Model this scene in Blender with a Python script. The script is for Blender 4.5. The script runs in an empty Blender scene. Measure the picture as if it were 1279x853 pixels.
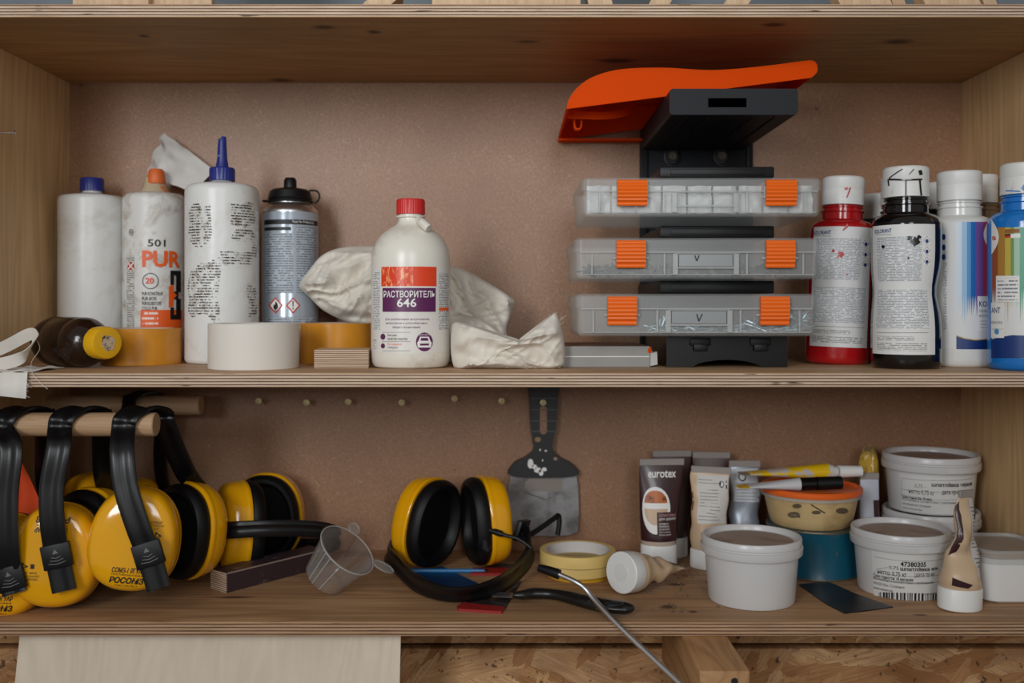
import bpy, bmesh, math, random
from mathutils import Vector, Matrix, noise as mnoise
random.seed(7)
R_ = math.radians
scene = bpy.context.scene
COL = scene.collection

# ---------------------------------------------------------------- camera, light, exposure
S = 0.00085           # metres per photo pixel in the plane of the shelf's front edge
DF = 1.054            # camera to front edge
CZ = 1.45             # camera height
cd = bpy.data.cameras.new('camera'); cam = bpy.data.objects.new('camera', cd); COL.objects.link(cam)
cam.location = (0, -DF, CZ); cam.rotation_euler = (R_(90), 0, 0)
cd.sensor_width = 36; cd.lens = DF / S / 1279 * 36; cd.shift_y = -44.5 / 1279
cd.clip_start = 0.02
cd.dof.use_dof = True; cd.dof.focus_distance = DF + 0.07; cd.dof.aperture_fstop = 3.2
scene.camera = cam

world = bpy.data.worlds.new('world'); scene.world = world; world.use_nodes = True
bg = world.node_tree.nodes['Background']
bg.inputs[0].default_value = (1.0, 0.96, 0.91, 1); bg.inputs[1].default_value = 0.19

def area(name, loc, target, sx, sy, power, col=(1, 1, 1)):
    l = bpy.data.lights.new(name, 'AREA'); l.shape = 'RECTANGLE'; l.size = sx; l.size_y = sy
    l.energy = power; l.color = col
    o = bpy.data.objects.new(name, l); COL.objects.link(o); o.location = loc
    o.rotation_euler = (Vector(target) - Vector(loc)).to_track_quat('-Z', 'Y').to_euler()
    return o
# daylight from windows behind the photographer
for wx, wy, pw in ((-0.95, -2.1, 3.1), (0.3, -2.2, 1.5)):
    w_ = area('window_daylight', (wx, wy, CZ + 0.62), (wx * 0.05, 0.1, CZ + 0.33), 0.5, 1.0, pw, (0.94, 0.97, 1.0)); w_.data.spread = R_(70)

scene.view_settings.view_transform = 'Standard'; scene.view_settings.look = 'None'
scene.view_settings.gamma = 1.0; scene.view_settings.use_curve_mapping = False
scene.view_settings.exposure = 0.48

# ---------------------------------------------------------------- helpers
ZM = CZ - 84 * S      # top of the middle board
ZB = CZ - 395 * S     # top of the bottom board
ZT = CZ + 360.5 * S   # underside of the top board
TH = 17.5 * S
XL, XR, YB = -0.6076, 0.617, 0.311

def kk(Y): return (DF + Y) / DF * S
def P(x, y, Y): k = kk(Y); return Vector(((x - 640) * k, Y, CZ + (382 - y) * k))
def on_z(x, y, z):
    t = (z - CZ) / ((382 - y) * S); return Vector((t * (x - 640) * S, -DF + t * DF, z))

def srgb(r, g, b):
    f = lambda c: (c / 255) / 12.92 if c <= 10 else ((c / 255 + 0.055) / 1.055) ** 2.4
    return (f(r), f(g), f(b), 1)

class MB:
    def __init__(s): s.v = []; s.f = []; s.m = []; s.uv = []
    def add(s, verts, faces, mat=0, M=None, uv=None):
        b = len(s.v)
        for i, p in enumerate(verts):
            p = Vector(p)
            s.v.append(M @ p if M is not None else p)
            s.uv.append(uv[i] if uv else (0.0, 0.0))
        for i, f in enumerate(faces):
            s.f.append([b + q for q in f]); s.m.append(mat[i] if isinstance(mat, list) else mat)
        return s
    def loft(s, rings, mat=0, cap0=True, cap1=True, closed=True, M=None):
        n = len(rings[0]); vs = [p for r in rings for p in r]; fs = []
        for i in range(len(rings) - 1):
            for j in range(n if closed else n - 1):
                a = i * n + j; b = i * n + (j + 1) % n
                fs.append((a, b, b + n, a + n))
        if cap0: fs.append(tuple(reversed(range(n))))
        if cap1: fs.append(tuple(range((len(rings) - 1) * n, len(rings) * n)))
        return s.add(vs, fs, mat, M)
    def lathe(s, prof, seg=48, mat=0, c=(0, 0, 0), M=None, rfun=None):
        c = Vector(c); rings = []
        for r, z in prof:
            r = max(r, 1e-5)
            ring = []
            for j in range(seg):
                a = 2 * math.pi * j / seg
                q = r * (rfun(z, a) if rfun else 1)
                ring.append(c + Vector((q * math.sin(a), -q * math.cos(a), z)))
            rings.append(ring)
        return s.loft(rings, mat, True, True, True, M)
    def box(s, x0, x1, y0, y1, z0, z1, mat=0, bev=0.0, seg=2, M=None, mats=None):
        bm = bmesh.new(); bmesh.ops.create_cube(bm, size=1)
        for v in bm.verts:
            v.co = Vector(((x0 + x1) / 2 + v.co.x * (x1 - x0), (y0 + y1) / 2 + v.co.y * (y1 - y0), (z0 + z1) / 2 + v.co.z * (z1 - z0)))
        if bev > 0: bmesh.ops.bevel(bm, geom=list(bm.edges), offset=bev, segments=seg, profile=0.5, affect='EDGES')
        bm.normal_update(); bm.verts.index_update()
        mm = []
        for f in bm.faces:
            if mats:   # mats = (x side, y side, z side)
                n = f.normal; k = max(range(3), key=lambda i: abs(n[i])); mm.append(mats[k])
            else: mm.append(mat)
        s.add([v.co.copy() for v in bm.verts], [[v.index for v in f.verts] for f in bm.faces], mm, M); bm.free()
        return s
    def tube(s, pts, r, seg=10, mat=0, cap=True, M=None):
        pts = [Vector(p) for p in pts]; rings = []; up = None
        for i, p in enumerate(pts):
            t = (pts[min(i + 1, len(pts) - 1)] - pts[max(i - 1, 0)]).normalized()
            if up is None: up = t.orthogonal().normalized()
            up = (up - t * up.dot(t)).normalized(); w = t.cross(up)
            rr = r[i] if isinstance(r, (list, tuple)) else r
            rings.append([p + (up * math.cos(a) + w * math.sin(a)) * rr for a in [2 * math.pi * j / seg for j in range(seg)]])
        return s.loft(rings, mat, cap, cap, True, M)
    def ribbon(s, pts, wdir, prof, mat=0, M=None):
        """sweep a cross-section [(w, n)] along pts; wdir one vector or a list"""
        pts = [Vector(p) for p in pts]; rings = []
        for i, p in enumerate(pts):
            t = (pts[min(i + 1, len(pts) - 1)] - pts[max(i - 1, 0)]).normalized()
            w = Vector(wdir[i]) if isinstance(wdir, list) else Vector(wdir)
            w = (w - t * w.dot(t)).normalized(); n = t.cross(w)
            rings.append([p + w * a + n * b for a, b in prof])
        return s.loft(rings, mat, True, True, True, M)
    def prism(s, poly, f, d0, d1, mat=0, side=None, M=None):
        """poly [(a, b)], f(a, b, d) -> point"""
        n = len(poly); vs = [f(a, b, d0) for a, b in poly] + [f(a, b, d1) for a, b in poly]
        fs = [tuple(range(n)), tuple(range(n, 2 * n))]; mm = [mat, mat]
        for i in range(n): fs.append((i, (i + 1) % n, (i + 1) % n + n, i + n)); mm.append(mat if side is None else side)
        return s.add(vs, fs, mm, M)
    def grid(s, fn, nu, nv, mat=0, th=0.0, M=None):
        vs = [fn(i / nu, j / nv) for j in range(nv + 1) for i in range(nu + 1)]
        fs = [(j * (nu + 1) + i, j * (nu + 1) + i + 1, (j + 1) * (nu + 1) + i + 1, (j + 1) * (nu + 1) + i) for j in range(nv) for i in range(nu)]
        if th:
            bm = bmesh.new(); bv = [bm.verts.new(v) for v in vs]
            for q in fs: bm.faces.new([bv[i] for i in q])
            bm.normal_update(); bmesh.ops.solidify(bm, geom=list(bm.faces), thickness=th); bm.verts.index_update()
            s.add([v.co.copy() for v in bm.verts], [[v.index for v in f.verts] for f in bm.faces], mat, M); bm.free(); return s
        return s.add(vs, fs, mat, M)
    def build(s, name, mats, parent=None, origin=None, angle=35, norm=True):
        if not isinstance(mats, (list, tuple)): mats = [mats]
        o0 = Vector(parent['_o']) if parent is not None else (Vector(origin) if origin is not None else Vector((0, 0, 0)))
        me = bpy.data.meshes.new(name)
        me.from_pydata([tuple(v - o0) for v in s.v], [], s.f)
        for m in mats: me.materials.append(m)
        me.polygons.foreach_set('material_index', s.m)
        uvl = me.uv_layers.new(name='UVMap')
        for l in me.loops: uvl.data[l.index].uv = s.uv[l.vertex_index]
        if norm:
            bm = bmesh.new(); bm.from_mesh(me); bmesh.ops.recalc_face_normals(bm, faces=list(bm.faces)); bm.to_mesh(me); bm.free()
        me.polygons.foreach_set('use_smooth', [True] * len(me.polygons))
        me.set_sharp_from_angle(angle=R_(angle)); me.update()
        o = bpy.data.objects.new(name, me); COL.objects.link(o)
        if parent is not None:
            root = parent
            o.parent = root
            if root.type == 'MESH': pass
            o['_o'] = tuple(o0)
        else:
            o.location = o0; o['_o'] = tuple(o0)
        return o

def tag(o, label=None, cat=None, group=None, kind=None):
    if label: o['label'] = label
    if cat: o['category'] = cat
    if group: o['group'] = group
    if kind: o['kind'] = kind
    return o
def thing(name, label, cat, loc, group=None):
    o = bpy.data.objects.new(name, None); COL.objects.link(o); o.location = loc; o['_o'] = tuple(loc)
    o.empty_display_size = 0.02
    return tag(o, label, cat, group)

def spline(pts, n=8, closed=False):
    pts = [Vector(p) for p in pts]; out = []; N = len(pts)
    g = (lambda i: pts[i % N]) if closed else (lambda i: pts[max(0, min(N - 1, i))])
    for i in range(N if closed else N - 1):
        a, b, c, d = g(i - 1), g(i), g(i + 1), g(i + 2)
        for k in range(n):
            t = k / n
            out.append(0.5 * ((2 * b) + (c - a) * t + (2 * a - 5 * b + 4 * c - d) * t * t + (3 * b - a - 3 * c + d) * t ** 3))
    if not closed: out.append(pts[-1])
    return out

def rrect(w, h, r, n=5):
    """rounded rectangle outline centred on 0"""
    o = []
    for cx, cy, a0 in ((w / 2 - r, h / 2 - r, 0), (-w / 2 + r, h / 2 - r, 90), (-w / 2 + r, -h / 2 + r, 180), (w / 2 - r, -h / 2 + r, 270)):
        for i in range(n + 1):
            a = R_(a0 + 90 * i / n); o.append((cx + r * math.cos(a), cy + r * math.sin(a)))
    return o

# ---------------------------------------------------------------- materials
class NT:
    def __init__(s, name):
        s.mat = bpy.data.materials.new(name); s.mat.use_nodes = True; s.t = s.mat.node_tree
        s.b = s.t.nodes['Principled BSDF']; s.out = s.t.nodes['Material Output']
    def n(s, typ, **kw):
        x = s.t.nodes.new(typ)
        for k, v in kw.items():
            if k.startswith('i_'):
                key = k[2:]; x.inputs[int(key) if key.isdigit() else key.replace('_', ' ')].default_value = v
            else: setattr(x, k, v)
        return x
    def l(s, a, b): s.t.links.new(a, b)
    def math(s, op, a, b=None, c=None):
        x = s.n('ShaderNodeMath', operation=op)
        for i, v in enumerate((a, b, c)):
            if v is None: continue
            if isinstance(v, (int, float)): x.inputs[i].default_value = v
            else: s.l(v, x.inputs[i])
        return x.outputs[0]
    def obj(s, scale=(1, 1, 1), rot=(0, 0, 0), loc=(0, 0, 0)):
        tc = s.n('ShaderNodeTexCoord'); mp = s.n('ShaderNodeMapping')
        mp.inputs['Scale'].default_value = scale; mp.inputs['Rotation'].default_value = rot; mp.inputs['Location'].default_value = loc
        if any(rot):
            m0 = s.n('ShaderNodeMapping'); m0.inputs['Rotation'].default_value = rot; mp.inputs['Rotation'].default_value = (0, 0, 0)
            s.l(tc.outputs['Object'], m0.inputs[0]); s.l(m0.outputs[0], mp.inputs[0])
        else: s.l(tc.outputs['Object'], mp.inputs[0])
        return mp.outputs[0]
    def noise(s, vec, scale, detail=3, rough=0.55, dist=0.0):
        x = s.n('ShaderNodeTexNoise', i_Scale=scale, i_Detail=detail, i_Roughness=rough, i_Distortion=dist)
        s.l(vec, x.inputs['Vector']); return x.outputs['Fac']
    def ramp(s, fac, stops, interp='LINEAR'):
        x = s.n('ShaderNodeValToRGB'); x.color_ramp.interpolation = interp; e = x.color_ramp.elements
        while len(e) < len(stops): e.new(0.5)
        for i, (p, c) in enumerate(stops): e[i].position = p; e[i].color = c if len(c) == 4 else (*c, 1)
        s.l(fac, x.inputs[0]); return x.outputs[0]
    def rng(s, fac, a, b, lo=0.0, hi=1.0):
        x = s.n('ShaderNodeMapRange', i_1=a, i_2=b, i_3=lo, i_4=hi); x.clamp = True; s.l(fac, x.inputs[0]); return x.outputs[0]
    def mix(s, fac, a, b, mode='MIX'):
        x = s.n('ShaderNodeMix', data_type='RGBA', blend_type=mode)
        for sock, v in ((x.inputs[0], fac), (x.inputs[6], a), (x.inputs[7], b)):
            if isinstance(v, (int, float)): sock.default_value = v
            elif isinstance(v, tuple): sock.default_value = v
            else: s.l(v, sock)
        return x.outputs[2]
    def base(s, c):
        if isinstance(c, tuple): s.b.inputs['Base Color'].default_value = c
        else: s.l(c, s.b.inputs['Base Color'])
    def set(s, **kw):
        for k, v in kw.items(): s.b.inputs[k.replace('_', ' ')].default_value = v
    def bump(s, h, strength, dist=0.001):
        x = s.n('ShaderNodeBump', i_Strength=strength, i_Distance=dist); s.l(h, x.inputs['Height']); s.l(x.outputs[0], s.b.inputs['Normal'])

def plain(name, col, rough=0.5, metal=0.0, spec=0.5, dirt=None, bump=None, coat=0.0, var=0.0):
    """dirt = (colour, scale, threshold, softness[, stretch])"""
    m = NT(name); m.set(Roughness=rough, Metallic=metal, Specular_IOR_Level=spec, Coat_Weight=coat, Coat_Roughness=0.1)
    c = col
    v = m.obj()
    if var:
        f = m.noise(v, 25, 3); c = m.mix(m.rng(f, 0.3, 0.7), tuple(x * (1 - var) for x in col[:3]) + (1,), tuple(min(1, x * (1 + var)) for x in col[:3]) + (1,))
    if dirt:
        dv = m.obj(dirt[4]) if len(dirt) > 4 else v
        f = m.noise(dv, dirt[1], 6, 0.65, 0.4); k = m.rng(f, dirt[2], dirt[2] + dirt[3])
        c = m.mix(k, c, dirt[0])
    m.base(c)
    if bump: m.bump(m.noise(v, bump[0], 4), bump[1], bump[2] if len(bump) > 2 else 0.001)
    return m.mat

def fine_print(name, paper, ink, pitch, word=900.0, cover=0.52, dens=0.75):
    """illegible small print in rows; UV in metres"""
    m = NT(name); m.set(Roughness=0.45)
    uv = m.n('ShaderNodeUVMap'); sx = m.n('ShaderNodeSeparateXYZ'); m.l(uv.outputs[0], sx.inputs[0])
    row = m.math('DIVIDE', sx.outputs[1], pitch); fl = m.math('FLOOR', row); fr = m.math('FRACT', row)
    band = m.math('LESS_THAN', m.math('ABSOLUTE', m.math('SUBTRACT', fr, 0.5)), cover / 2)
    cb = m.n('ShaderNodeCombineXYZ'); m.l(m.math('MULTIPLY', sx.outputs[0], word), cb.inputs[0]); m.l(m.math('MULTIPLY', fl, 7.31), cb.inputs[1])
    n1 = m.noise(cb.outputs[0], 1.0, 2, 0.8); n2 = m.noise(cb.outputs[0], 0.13, 1)
    w = m.math('MULTIPLY', m.math('GREATER_THAN', n1, 0.43), m.math('GREATER_THAN', n2, 0.40))
    k = m.math('MULTIPLY', m.math('MULTIPLY', band, w), dens)
    m.base(m.mix(k, paper, ink)); return m.mat

def wood(name, dark, light, axis=0, scale=1.0, rough=0.55, knots=(), contrast=1.0, bump=0.15, sd=0.0):
    """axis = grain direction in object space; knots = [(x, y, z, rx, ry, rz)] dark knots of the wood"""
    m = NT(name); m.set(Roughness=rough, Specular_IOR_Level=0.35)
    sc = [14.0 * scale] * 3; sc[axis] = 1.1 * scale
    v = m.obj(tuple(sc), loc=(sd, sd * .7, sd * 1.3))
    warp = m.noise(v, 1.2, 2, 0.5, 1.2)
    sf = [160.0 * scale] * 3; sf[axis] = 5.0 * scale
    fine = m.noise(m.obj(tuple(sf)), 1.0, 4, 0.6)
    rings = m.math('FRACT', m.math('MULTIPLY', warp, 7.0))
    tri = m.math('ABSOLUTE', m.math('SUBTRACT', m.math('MULTIPLY', rings, 2.0), 1.0))
    f = m.math('ADD', m.math('MULTIPLY', tri, 0.35 * contrast), m.math('MULTIPLY', fine, 0.75))
    c = m.mix(m.rng(f, 0.2, 0.85), dark, light)
    blot = m.noise(m.obj((3, 3, 3)), 1.6, 2); c = m.mix(m.rng(blot, 0.35, 0.7, 0, 0.35), c, tuple(x * 0.72 for x in dark[:3]) + (1,))
    for (x, y, z, rx, ry, rz) in knots:
        mp = m.obj((1 / rx, 1 / ry, 1 / rz), loc=(-x / rx, -y / ry, -z / rz))
        ln = m.n('ShaderNodeVectorMath', operation='LENGTH'); m.l(mp, ln.inputs[0])
        d = m.math('ADD', ln.outputs['Value'], m.math('MULTIPLY', m.noise(mp, 1.5, 2), 0.6))
        c = m.mix(m.rng(d, 0.65, 1.35, 0.85, 0.0), c, srgb(52, 32, 20))
    m.base(c); m.bump(fine, bump, 0.0006); return m.mat

def ply_edge(name, ax=2, pitch=0.0033, off=0.0, c_lo=srgb(184, 156, 130), c_hi=srgb(222, 198, 174)):
    m = NT(name); m.set(Roughness=0.7, Specular_IOR_Level=0.25)
    tc = m.n('ShaderNodeTexCoord'); sx = m.n('ShaderNodeSeparateXYZ'); m.l(tc.outputs['Object'], sx.inputs[0])
    z = sx.outputs[ax]
    wob = m.noise(m.obj((6, 6, 1)), 1.0, 3)
    row = m.math('DIVIDE', m.math('ADD', m.math('ADD', z, off), m.math('MULTIPLY', wob, 0.0008)), pitch)
    fr = m.math('ABSOLUTE', m.math('SUBTRACT', m.math('FRACT', row), 0.5))
    stripe = m.rng(fr, 0.27, 0.40)
    cb = m.n('ShaderNodeCombineXYZ'); m.l(m.math('MULTIPLY', sx.outputs[0], 14.0), cb.inputs[0]); m.l(m.math('FLOOR', row), cb.inputs[2])
    seg = m.noise(cb.outputs[0], 1.0, 3, 0.6)
    fine = m.noise(m.obj((25, 25, 1400)), 1.0, 3)
    light = m.mix(m.rng(fine, 0.3, 0.7), c_lo, c_hi)
    dark = m.mix(m.rng(seg, 0.35, 0.7), srgb(58, 36, 24), srgb(122, 88, 64))
    c = m.mix(stripe, light, dark)
    hole = m.noise(m.obj((22, 22, 260)), 1.0, 2, 0.5)
    c = m.mix(m.rng(hole, 0.70, 0.74, 0, 0.8), c, srgb(40, 24, 16))
    m.base(c); m.bump(stripe, 0.3, 0.0005); return m.mat

def hardboard():
    m = NT('hardboard'); m.set(Roughness=0.42, Specular_IOR_Level=0.5)
    v = m.obj()
    a = m.noise(v, 330, 5, 0.75); b = m.noise(v, 7, 3, 0.6)
    c = m.mix(m.rng(a, 0.30, 0.70), srgb(134, 96, 68), srgb(176, 133, 100))
    for i, (rot, lo) in enumerate(((0.4, 0.655), (-0.9, 0.665), (1.5, 0.665), (2.4, 0.66))):   # pale wood fibres pressed into the sheet
        f = m.noise(m.obj((26, 26, 150), (0, rot, 0), (i * 3.1, 0, i)), 3.0, 2, 0.5, 1.6)
        c = m.mix(m.rng(f, lo, lo + 0.06, 0, 0.45), c, srgb(206, 172, 142))
    c = m.mix(m.rng(b, 0.4, 0.75, 0, 0.45), c, srgb(130, 92, 66))
    spot = m.noise(v, 34, 2); c = m.mix(m.rng(spot, 0.75, 0.79, 0, 0.6), c, srgb(60, 42, 32))
    m.base(c); m.bump(a, 0.15, 0.0006); return m.mat

def osb():
    m = NT('osb'); m.set(Roughness=0.7, Specular_IOR_Level=0.25)
    def layer(rot, sc, seed):
        v = m.obj(sc, (0, rot, 0), (seed, 0, seed * .6))
        nz = m.n('ShaderNodeTexNoise', i_Scale=1.1, i_Detail=4.0); m.l(v, nz.inputs['Vector'])
        mx = m.n('ShaderNodeVectorMath', operation='ADD'); m.l(v, mx.inputs[0])
        sc_ = m.n('ShaderNodeVectorMath', operation='SCALE'); sc_.inputs[3].default_value = 1.3; m.l(nz.outputs['Color'], sc_.inputs[0]); m.l(sc_.outputs[0], mx.inputs[1])
        vo = m.n('ShaderNodeTexVoronoi', i_Scale=1.0); m.l(mx.outputs[0], vo.inputs['Vector'])
        sp = m.n('ShaderNodeSeparateColor'); m.l(vo.outputs['Color'], sp.inputs[0])
        g = m.noise(m.obj((22, 22, 420), (0, rot, 0), (seed, 0, 0)), 1.0, 4, 0.6)
        stops = [(0.0, srgb(176, 124, 78)), (0.35, srgb(214, 164, 112)), (0.7, srgb(238, 194, 142)), (1.0, srgb(196, 152, 112))]
        c = m.ramp(sp.outputs[0], stops)
        c = m.mix(m.rng(g, 0.30, 0.72, 0.0, 0.65), c, srgb(128, 84, 48))
        return c, sp.outputs[1], vo.outputs['Distance'], g
    c1, g1, d1, n1 = layer(0.25, (12, 12, 46), 0.0); c2, g2, d2, n2 = layer(-0.45, (14, 14, 55), 3.0); c3, g3, d3, n3 = layer(1.0, (20, 20, 60), 7.0)
    c = m.mix(m.math('GREATER_THAN', g1, 0.55), c1, c2); c = m.mix(m.math('GREATER_THAN', g3, 0.72), c, c3)
    big = m.noise(m.obj((5, 5, 11)), 1.0, 3); c = m.mix(m.rng(big, 0.48, 0.66, 0, 0.6), c, srgb(120, 76, 44))
    sp = m.noise(m.obj(), 110, 3, 0.6); c = m.mix(m.rng(sp, 0.63, 0.68, 0, 0.8), c, srgb(66, 42, 28))
    m.base(c); m.bump(m.math('ADD', n1, m.math('MULTIPLY', g1, 0.8)), 0.5, 0.0015); return m.mat

def frosted(name, col, rough=0.25, clear=0.5):
    m = NT(name); m.base(col); m.set(Roughness=rough, Specular_IOR_Level=0.6)
    tr = m.n('ShaderNodeBsdfTransparent', i_0=(0.93, 0.94, 0.94, 1)); mx = m.n('ShaderNodeMixShader', i_0=clear)
    m.l(m.b.outputs[0], mx.inputs[1]); m.l(tr.outputs[0], mx.inputs[2]); m.l(mx.outputs[0], m.out.inputs[0]); return m.mat

def clear_plastic(name, tint=(0.93, 0.93, 0.93, 1)):
    """thin clear plastic: see-through head-on, glossy and paler at grazing angles"""
    m = NT(name); m.base((0.75, 0.76, 0.76, 1)); m.set(Roughness=0.12, Specular_IOR_Level=0.7)
    lw = m.n('ShaderNodeLayerWeight', i_Blend=0.35); f = m.rng(lw.outputs['Facing'], 0.0, 1.0, 0.0, 0.26)
    tr = m.n('ShaderNodeBsdfTransparent', i_0=tint); gl = m.n('ShaderNodeBsdfGlossy', i_0=(1, 1, 1, 1), i_1=0.05)
    mx = m.n('ShaderNodeMixShader'); m.l(f, mx.inputs[0]); m.l(tr.outputs[0], mx.inputs[1]); m.l(m.b.outputs[0], mx.inputs[2])
    m2 = m.n('ShaderNodeMixShader'); m.l(m.rng(lw.outputs['Facing'], 0.0, 1.0, 0.04, 0.22), m2.inputs[0])
    m.l(mx.outputs[0], m2.inputs[1]); m.l(gl.outputs[0], m2.inputs[2]); m.l(m2.outputs[0], m.out.inputs[0]); return m.mat

def translucent(name, col, k=0.4, rough=0.5):
    m = NT(name); m.base(col); m.set(Roughness=rough, Specular_IOR_Level=0.1)
    tl = m.n('ShaderNodeBsdfTranslucent', i_0=col); mx = m.n('ShaderNodeMixShader', i_0=k)
    m.l(m.b.outputs[0], mx.inputs[1]); m.l(tl.outputs[0], mx.inputs[2]); m.l(mx.outputs[0], m.out.inputs[0]); return m.mat

def linen(name, col):
    m = NT(name); m.set(Roughness=0.9, Specular_IOR_Level=0.1, Sheen_Weight=0.2)
    wv = m.noise(m.obj((900, 900, 250)), 1.0, 2); wh = m.noise(m.obj((250, 250, 900)), 1.0, 2); st = m.noise(m.obj(), 18, 3)
    c = m.mix(m.rng(st, 0.45, 0.75, 0, 0.35), col, srgb(176, 160, 138))
    m.base(c); m.bump(m.math('ADD', wv, wh), 0.25, 0.0006); return m.mat

WHITE = srgb(228, 229, 226)
M = {}
M['ply'] = wood('plywood_face', srgb(166, 128, 92), srgb(208, 170, 130), 0, knots=())
M['ply_top'] = None
M['edge'] = ply_edge('plywood_edge')
M['hard'] = hardboard(); M['osb'] = osb()
M['pale_ply'] = wood('pale_plywood', srgb(216, 199, 176), srgb(232, 217, 196), 2, 0.8, contrast=1.0, bump=0.03)
M['dowel'] = wood('beech_dowel', srgb(176, 140, 104), srgb(206, 172, 136), 0, 3.0, bump=0.05)
M['pine'] = wood('pine', srgb(150, 108, 68), srgb(196, 152, 106), 1, 1.2)
M['batten'] = wood('pale_batten', srgb(190, 158, 124), srgb(220, 190, 156), 2, 1.5)
M['steel'] = plain('steel', (0.72, 0.72, 0.74, 1), 0.36, 1.0)
M['zinc'] = plain('zinc', srgb(168, 188, 196), 0.35, 0.85)
M['brass'] = plain('yellow_zinc', srgb(222, 208, 160), 0.4, 0.4)
M['black'] = plain('black_plastic', srgb(14, 14, 16), 0.45, spec=0.35, bump=(700, 0.1, 0.0003))
M['black_gloss'] = plain('black_gloss_plastic', srgb(13, 13, 14), 0.26, spec=0.4)
M['strap'] = plain('black_strap', srgb(13, 13, 15), 0.36, spec=0.45)
M['rubber'] = plain('black_rubber', srgb(12, 12, 13), 0.5, spec=0.3)
M['foam'] = plain('black_foam', srgb(9, 9, 9), 0.8, spec=0.2)
M['navy'] = plain('dark_blue_grey_plastic', srgb(23, 25, 30), 0.55, spec=0.3, bump=(500, 0.08, 0.0003))
M['orange'] = translucent('orange_plastic', srgb(250, 88, 0), 0.35, 0.6)
M['latch'] = plain('orange_latch', srgb(236, 104, 16), 0.4)
M['yellow'] = plain('yellow_shell', srgb(242, 172, 14), 0.12, coat=0.5)
M['white'] = plain('white_plastic', WHITE, 0.35, dirt=(srgb(186, 178, 162), 13, 0.5, 0.3), bump=(35, 0.35, 0.002))
M['white_clean'] = plain('white_clean_plastic', srgb(232, 233, 230), 0.38)
M['bucket'] = plain('bucket_plastic', srgb(206, 205, 204), 0.28, dirt=(srgb(176, 168, 160), 8, 0.6, 0.25))
M['white_cap'] = plain('white_cap_plastic', srgb(226, 226, 222), 0.4, dirt=(srgb(150, 142, 132), 40, 0.62, 0.15))
M['ivory'] = plain('ivory_plastic', srgb(226, 222, 210), 0.3, dirt=(srgb(170, 148, 118), 14, 0.56, 0.25))
M['glue_white'] = plain('stained_white_plastic', srgb(226, 226, 222), 0.4, dirt=(srgb(158, 140, 114), 26, 0.5, 0.22), bump=(60, 0.25, 0.0015))
M['paper'] = plain('label_paper', srgb(226, 226, 224), 0.5)
M['ink'] = plain('ink', srgb(24, 24, 26), 0.5)
M['grey_ink'] = plain('grey_ink', srgb(110, 110, 112), 0.5)
M['white_ink'] = plain('white_ink', srgb(238, 236, 232), 0.45)
M['red_ink'] = plain('red_ink', srgb(196, 40, 34), 0.45)
M['orange_ink'] = plain('orange_ink', srgb(240, 98, 30), 0.45)
M['red_orange_ink'] = plain('red_orange_ink', srgb(226, 66, 26), 0.4)
M['purple_ink'] = plain('purple_ink', srgb(92, 28, 82), 0.4)
M['navy_ink'] = plain('navy_ink', srgb(18, 52, 116), 0.4)
M['print'] = fine_print('small_print', srgb(226, 226, 224), srgb(30, 30, 34), 0.00200, 1900, 0.5, 0.7)
M['print_dense'] = fine_print('dense_small_print', srgb(224, 225, 226), srgb(70, 74, 84), 0.0018, 1700, 0.52, 0.66)
M['print_can'] = fine_print('can_print', srgb(176, 186, 196), srgb(34, 38, 46), 0.0031, 1100, 0.5, 0.7)
M['print_white_on_orange'] = fine_print('white_print_on_orange', srgb(240, 98, 30), srgb(250, 238, 226), 0.0065, 420, 0.42, 0.9)
M['print_brown'] = fine_print('white_print_on_brown', srgb(62, 30, 32), srgb(225, 216, 212), 0.0042, 420, 0.4, 0.9)
M['cloth'] = linen('linen', srgb(222, 216, 204))
M['cloth_white'] = linen('white_linen', srgb(226, 222, 214))
M['paper_strip'] = plain('crumpled_paper', srgb(214, 212, 206), 0.8, bump=(45, 0.5, 0.003), dirt=(srgb(180, 172, 156), 15, 0.5, 0.3))
M['frost'] = frosted('frosted_clear_plastic', srgb(236, 237, 235), 0.25, 0.85)
M['frost_rim'] = frosted('frosted_rim', srgb(214, 215, 213), 0.3, 0.62)
M['clear'] = clear_plastic('clear_plastic')
M['blue_cap'] = plain('blue_cap', srgb(38, 50, 128), 0.35, dirt=(srgb(200, 200, 205), 60, 0.68, 0.06))
M['red_cap'] = plain('red_cap', srgb(206, 44, 42), 0.4)
M['tan_tape'] = plain('tan_tape', srgb(206, 138, 40), 0.22, var=0.12)
M['cream_tape'] = plain('cream_tape', srgb(222, 216, 206), 0.6)
M['yellow_tape'] = plain('yellow_tape', srgb(232, 200, 122), 0.55)
M['card_core'] = plain('cardboard_core', srgb(206, 202, 198), 0.8)
M['wall_grey'] = plain('painted_wall', srgb(122, 132, 140), 0.8, var=0.05)
M['concrete'] = plain('concrete_floor', srgb(120, 116, 110), 0.8, var=0.1)

# ---------------------------------------------------------------- text and labels
_tx = {}
def text_geo(s, bold=0.0, shear=0.0):
    key = (s, bold, shear)
    if key not in _tx:
        cu = bpy.data.curves.new('t', 'FONT'); cu.body = s; cu.resolution_u = 2; cu.offset = bold; cu.shear = shear
        o = bpy.data.objects.new('t', cu); me = o.to_mesh()
        vs = [(v.co.x, v.co.y) for v in me.vertices]; fs = [list(p.vertices) for p in me.polygons]
        o.to_mesh_clear(); bpy.data.objects.remove(o); bpy.data.curves.remove(cu)
        x0 = min(v[0] for v in vs); x1 = max(v[0] for v in vs); y0 = min(v[1] for v in vs); y1 = max(v[1] for v in vs)
        _tx[key] = ([((x - x0) / (x1 - x0), (y - y0) / (y1 - y0)) for x, y in vs], fs)
    return _tx[key]

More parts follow.
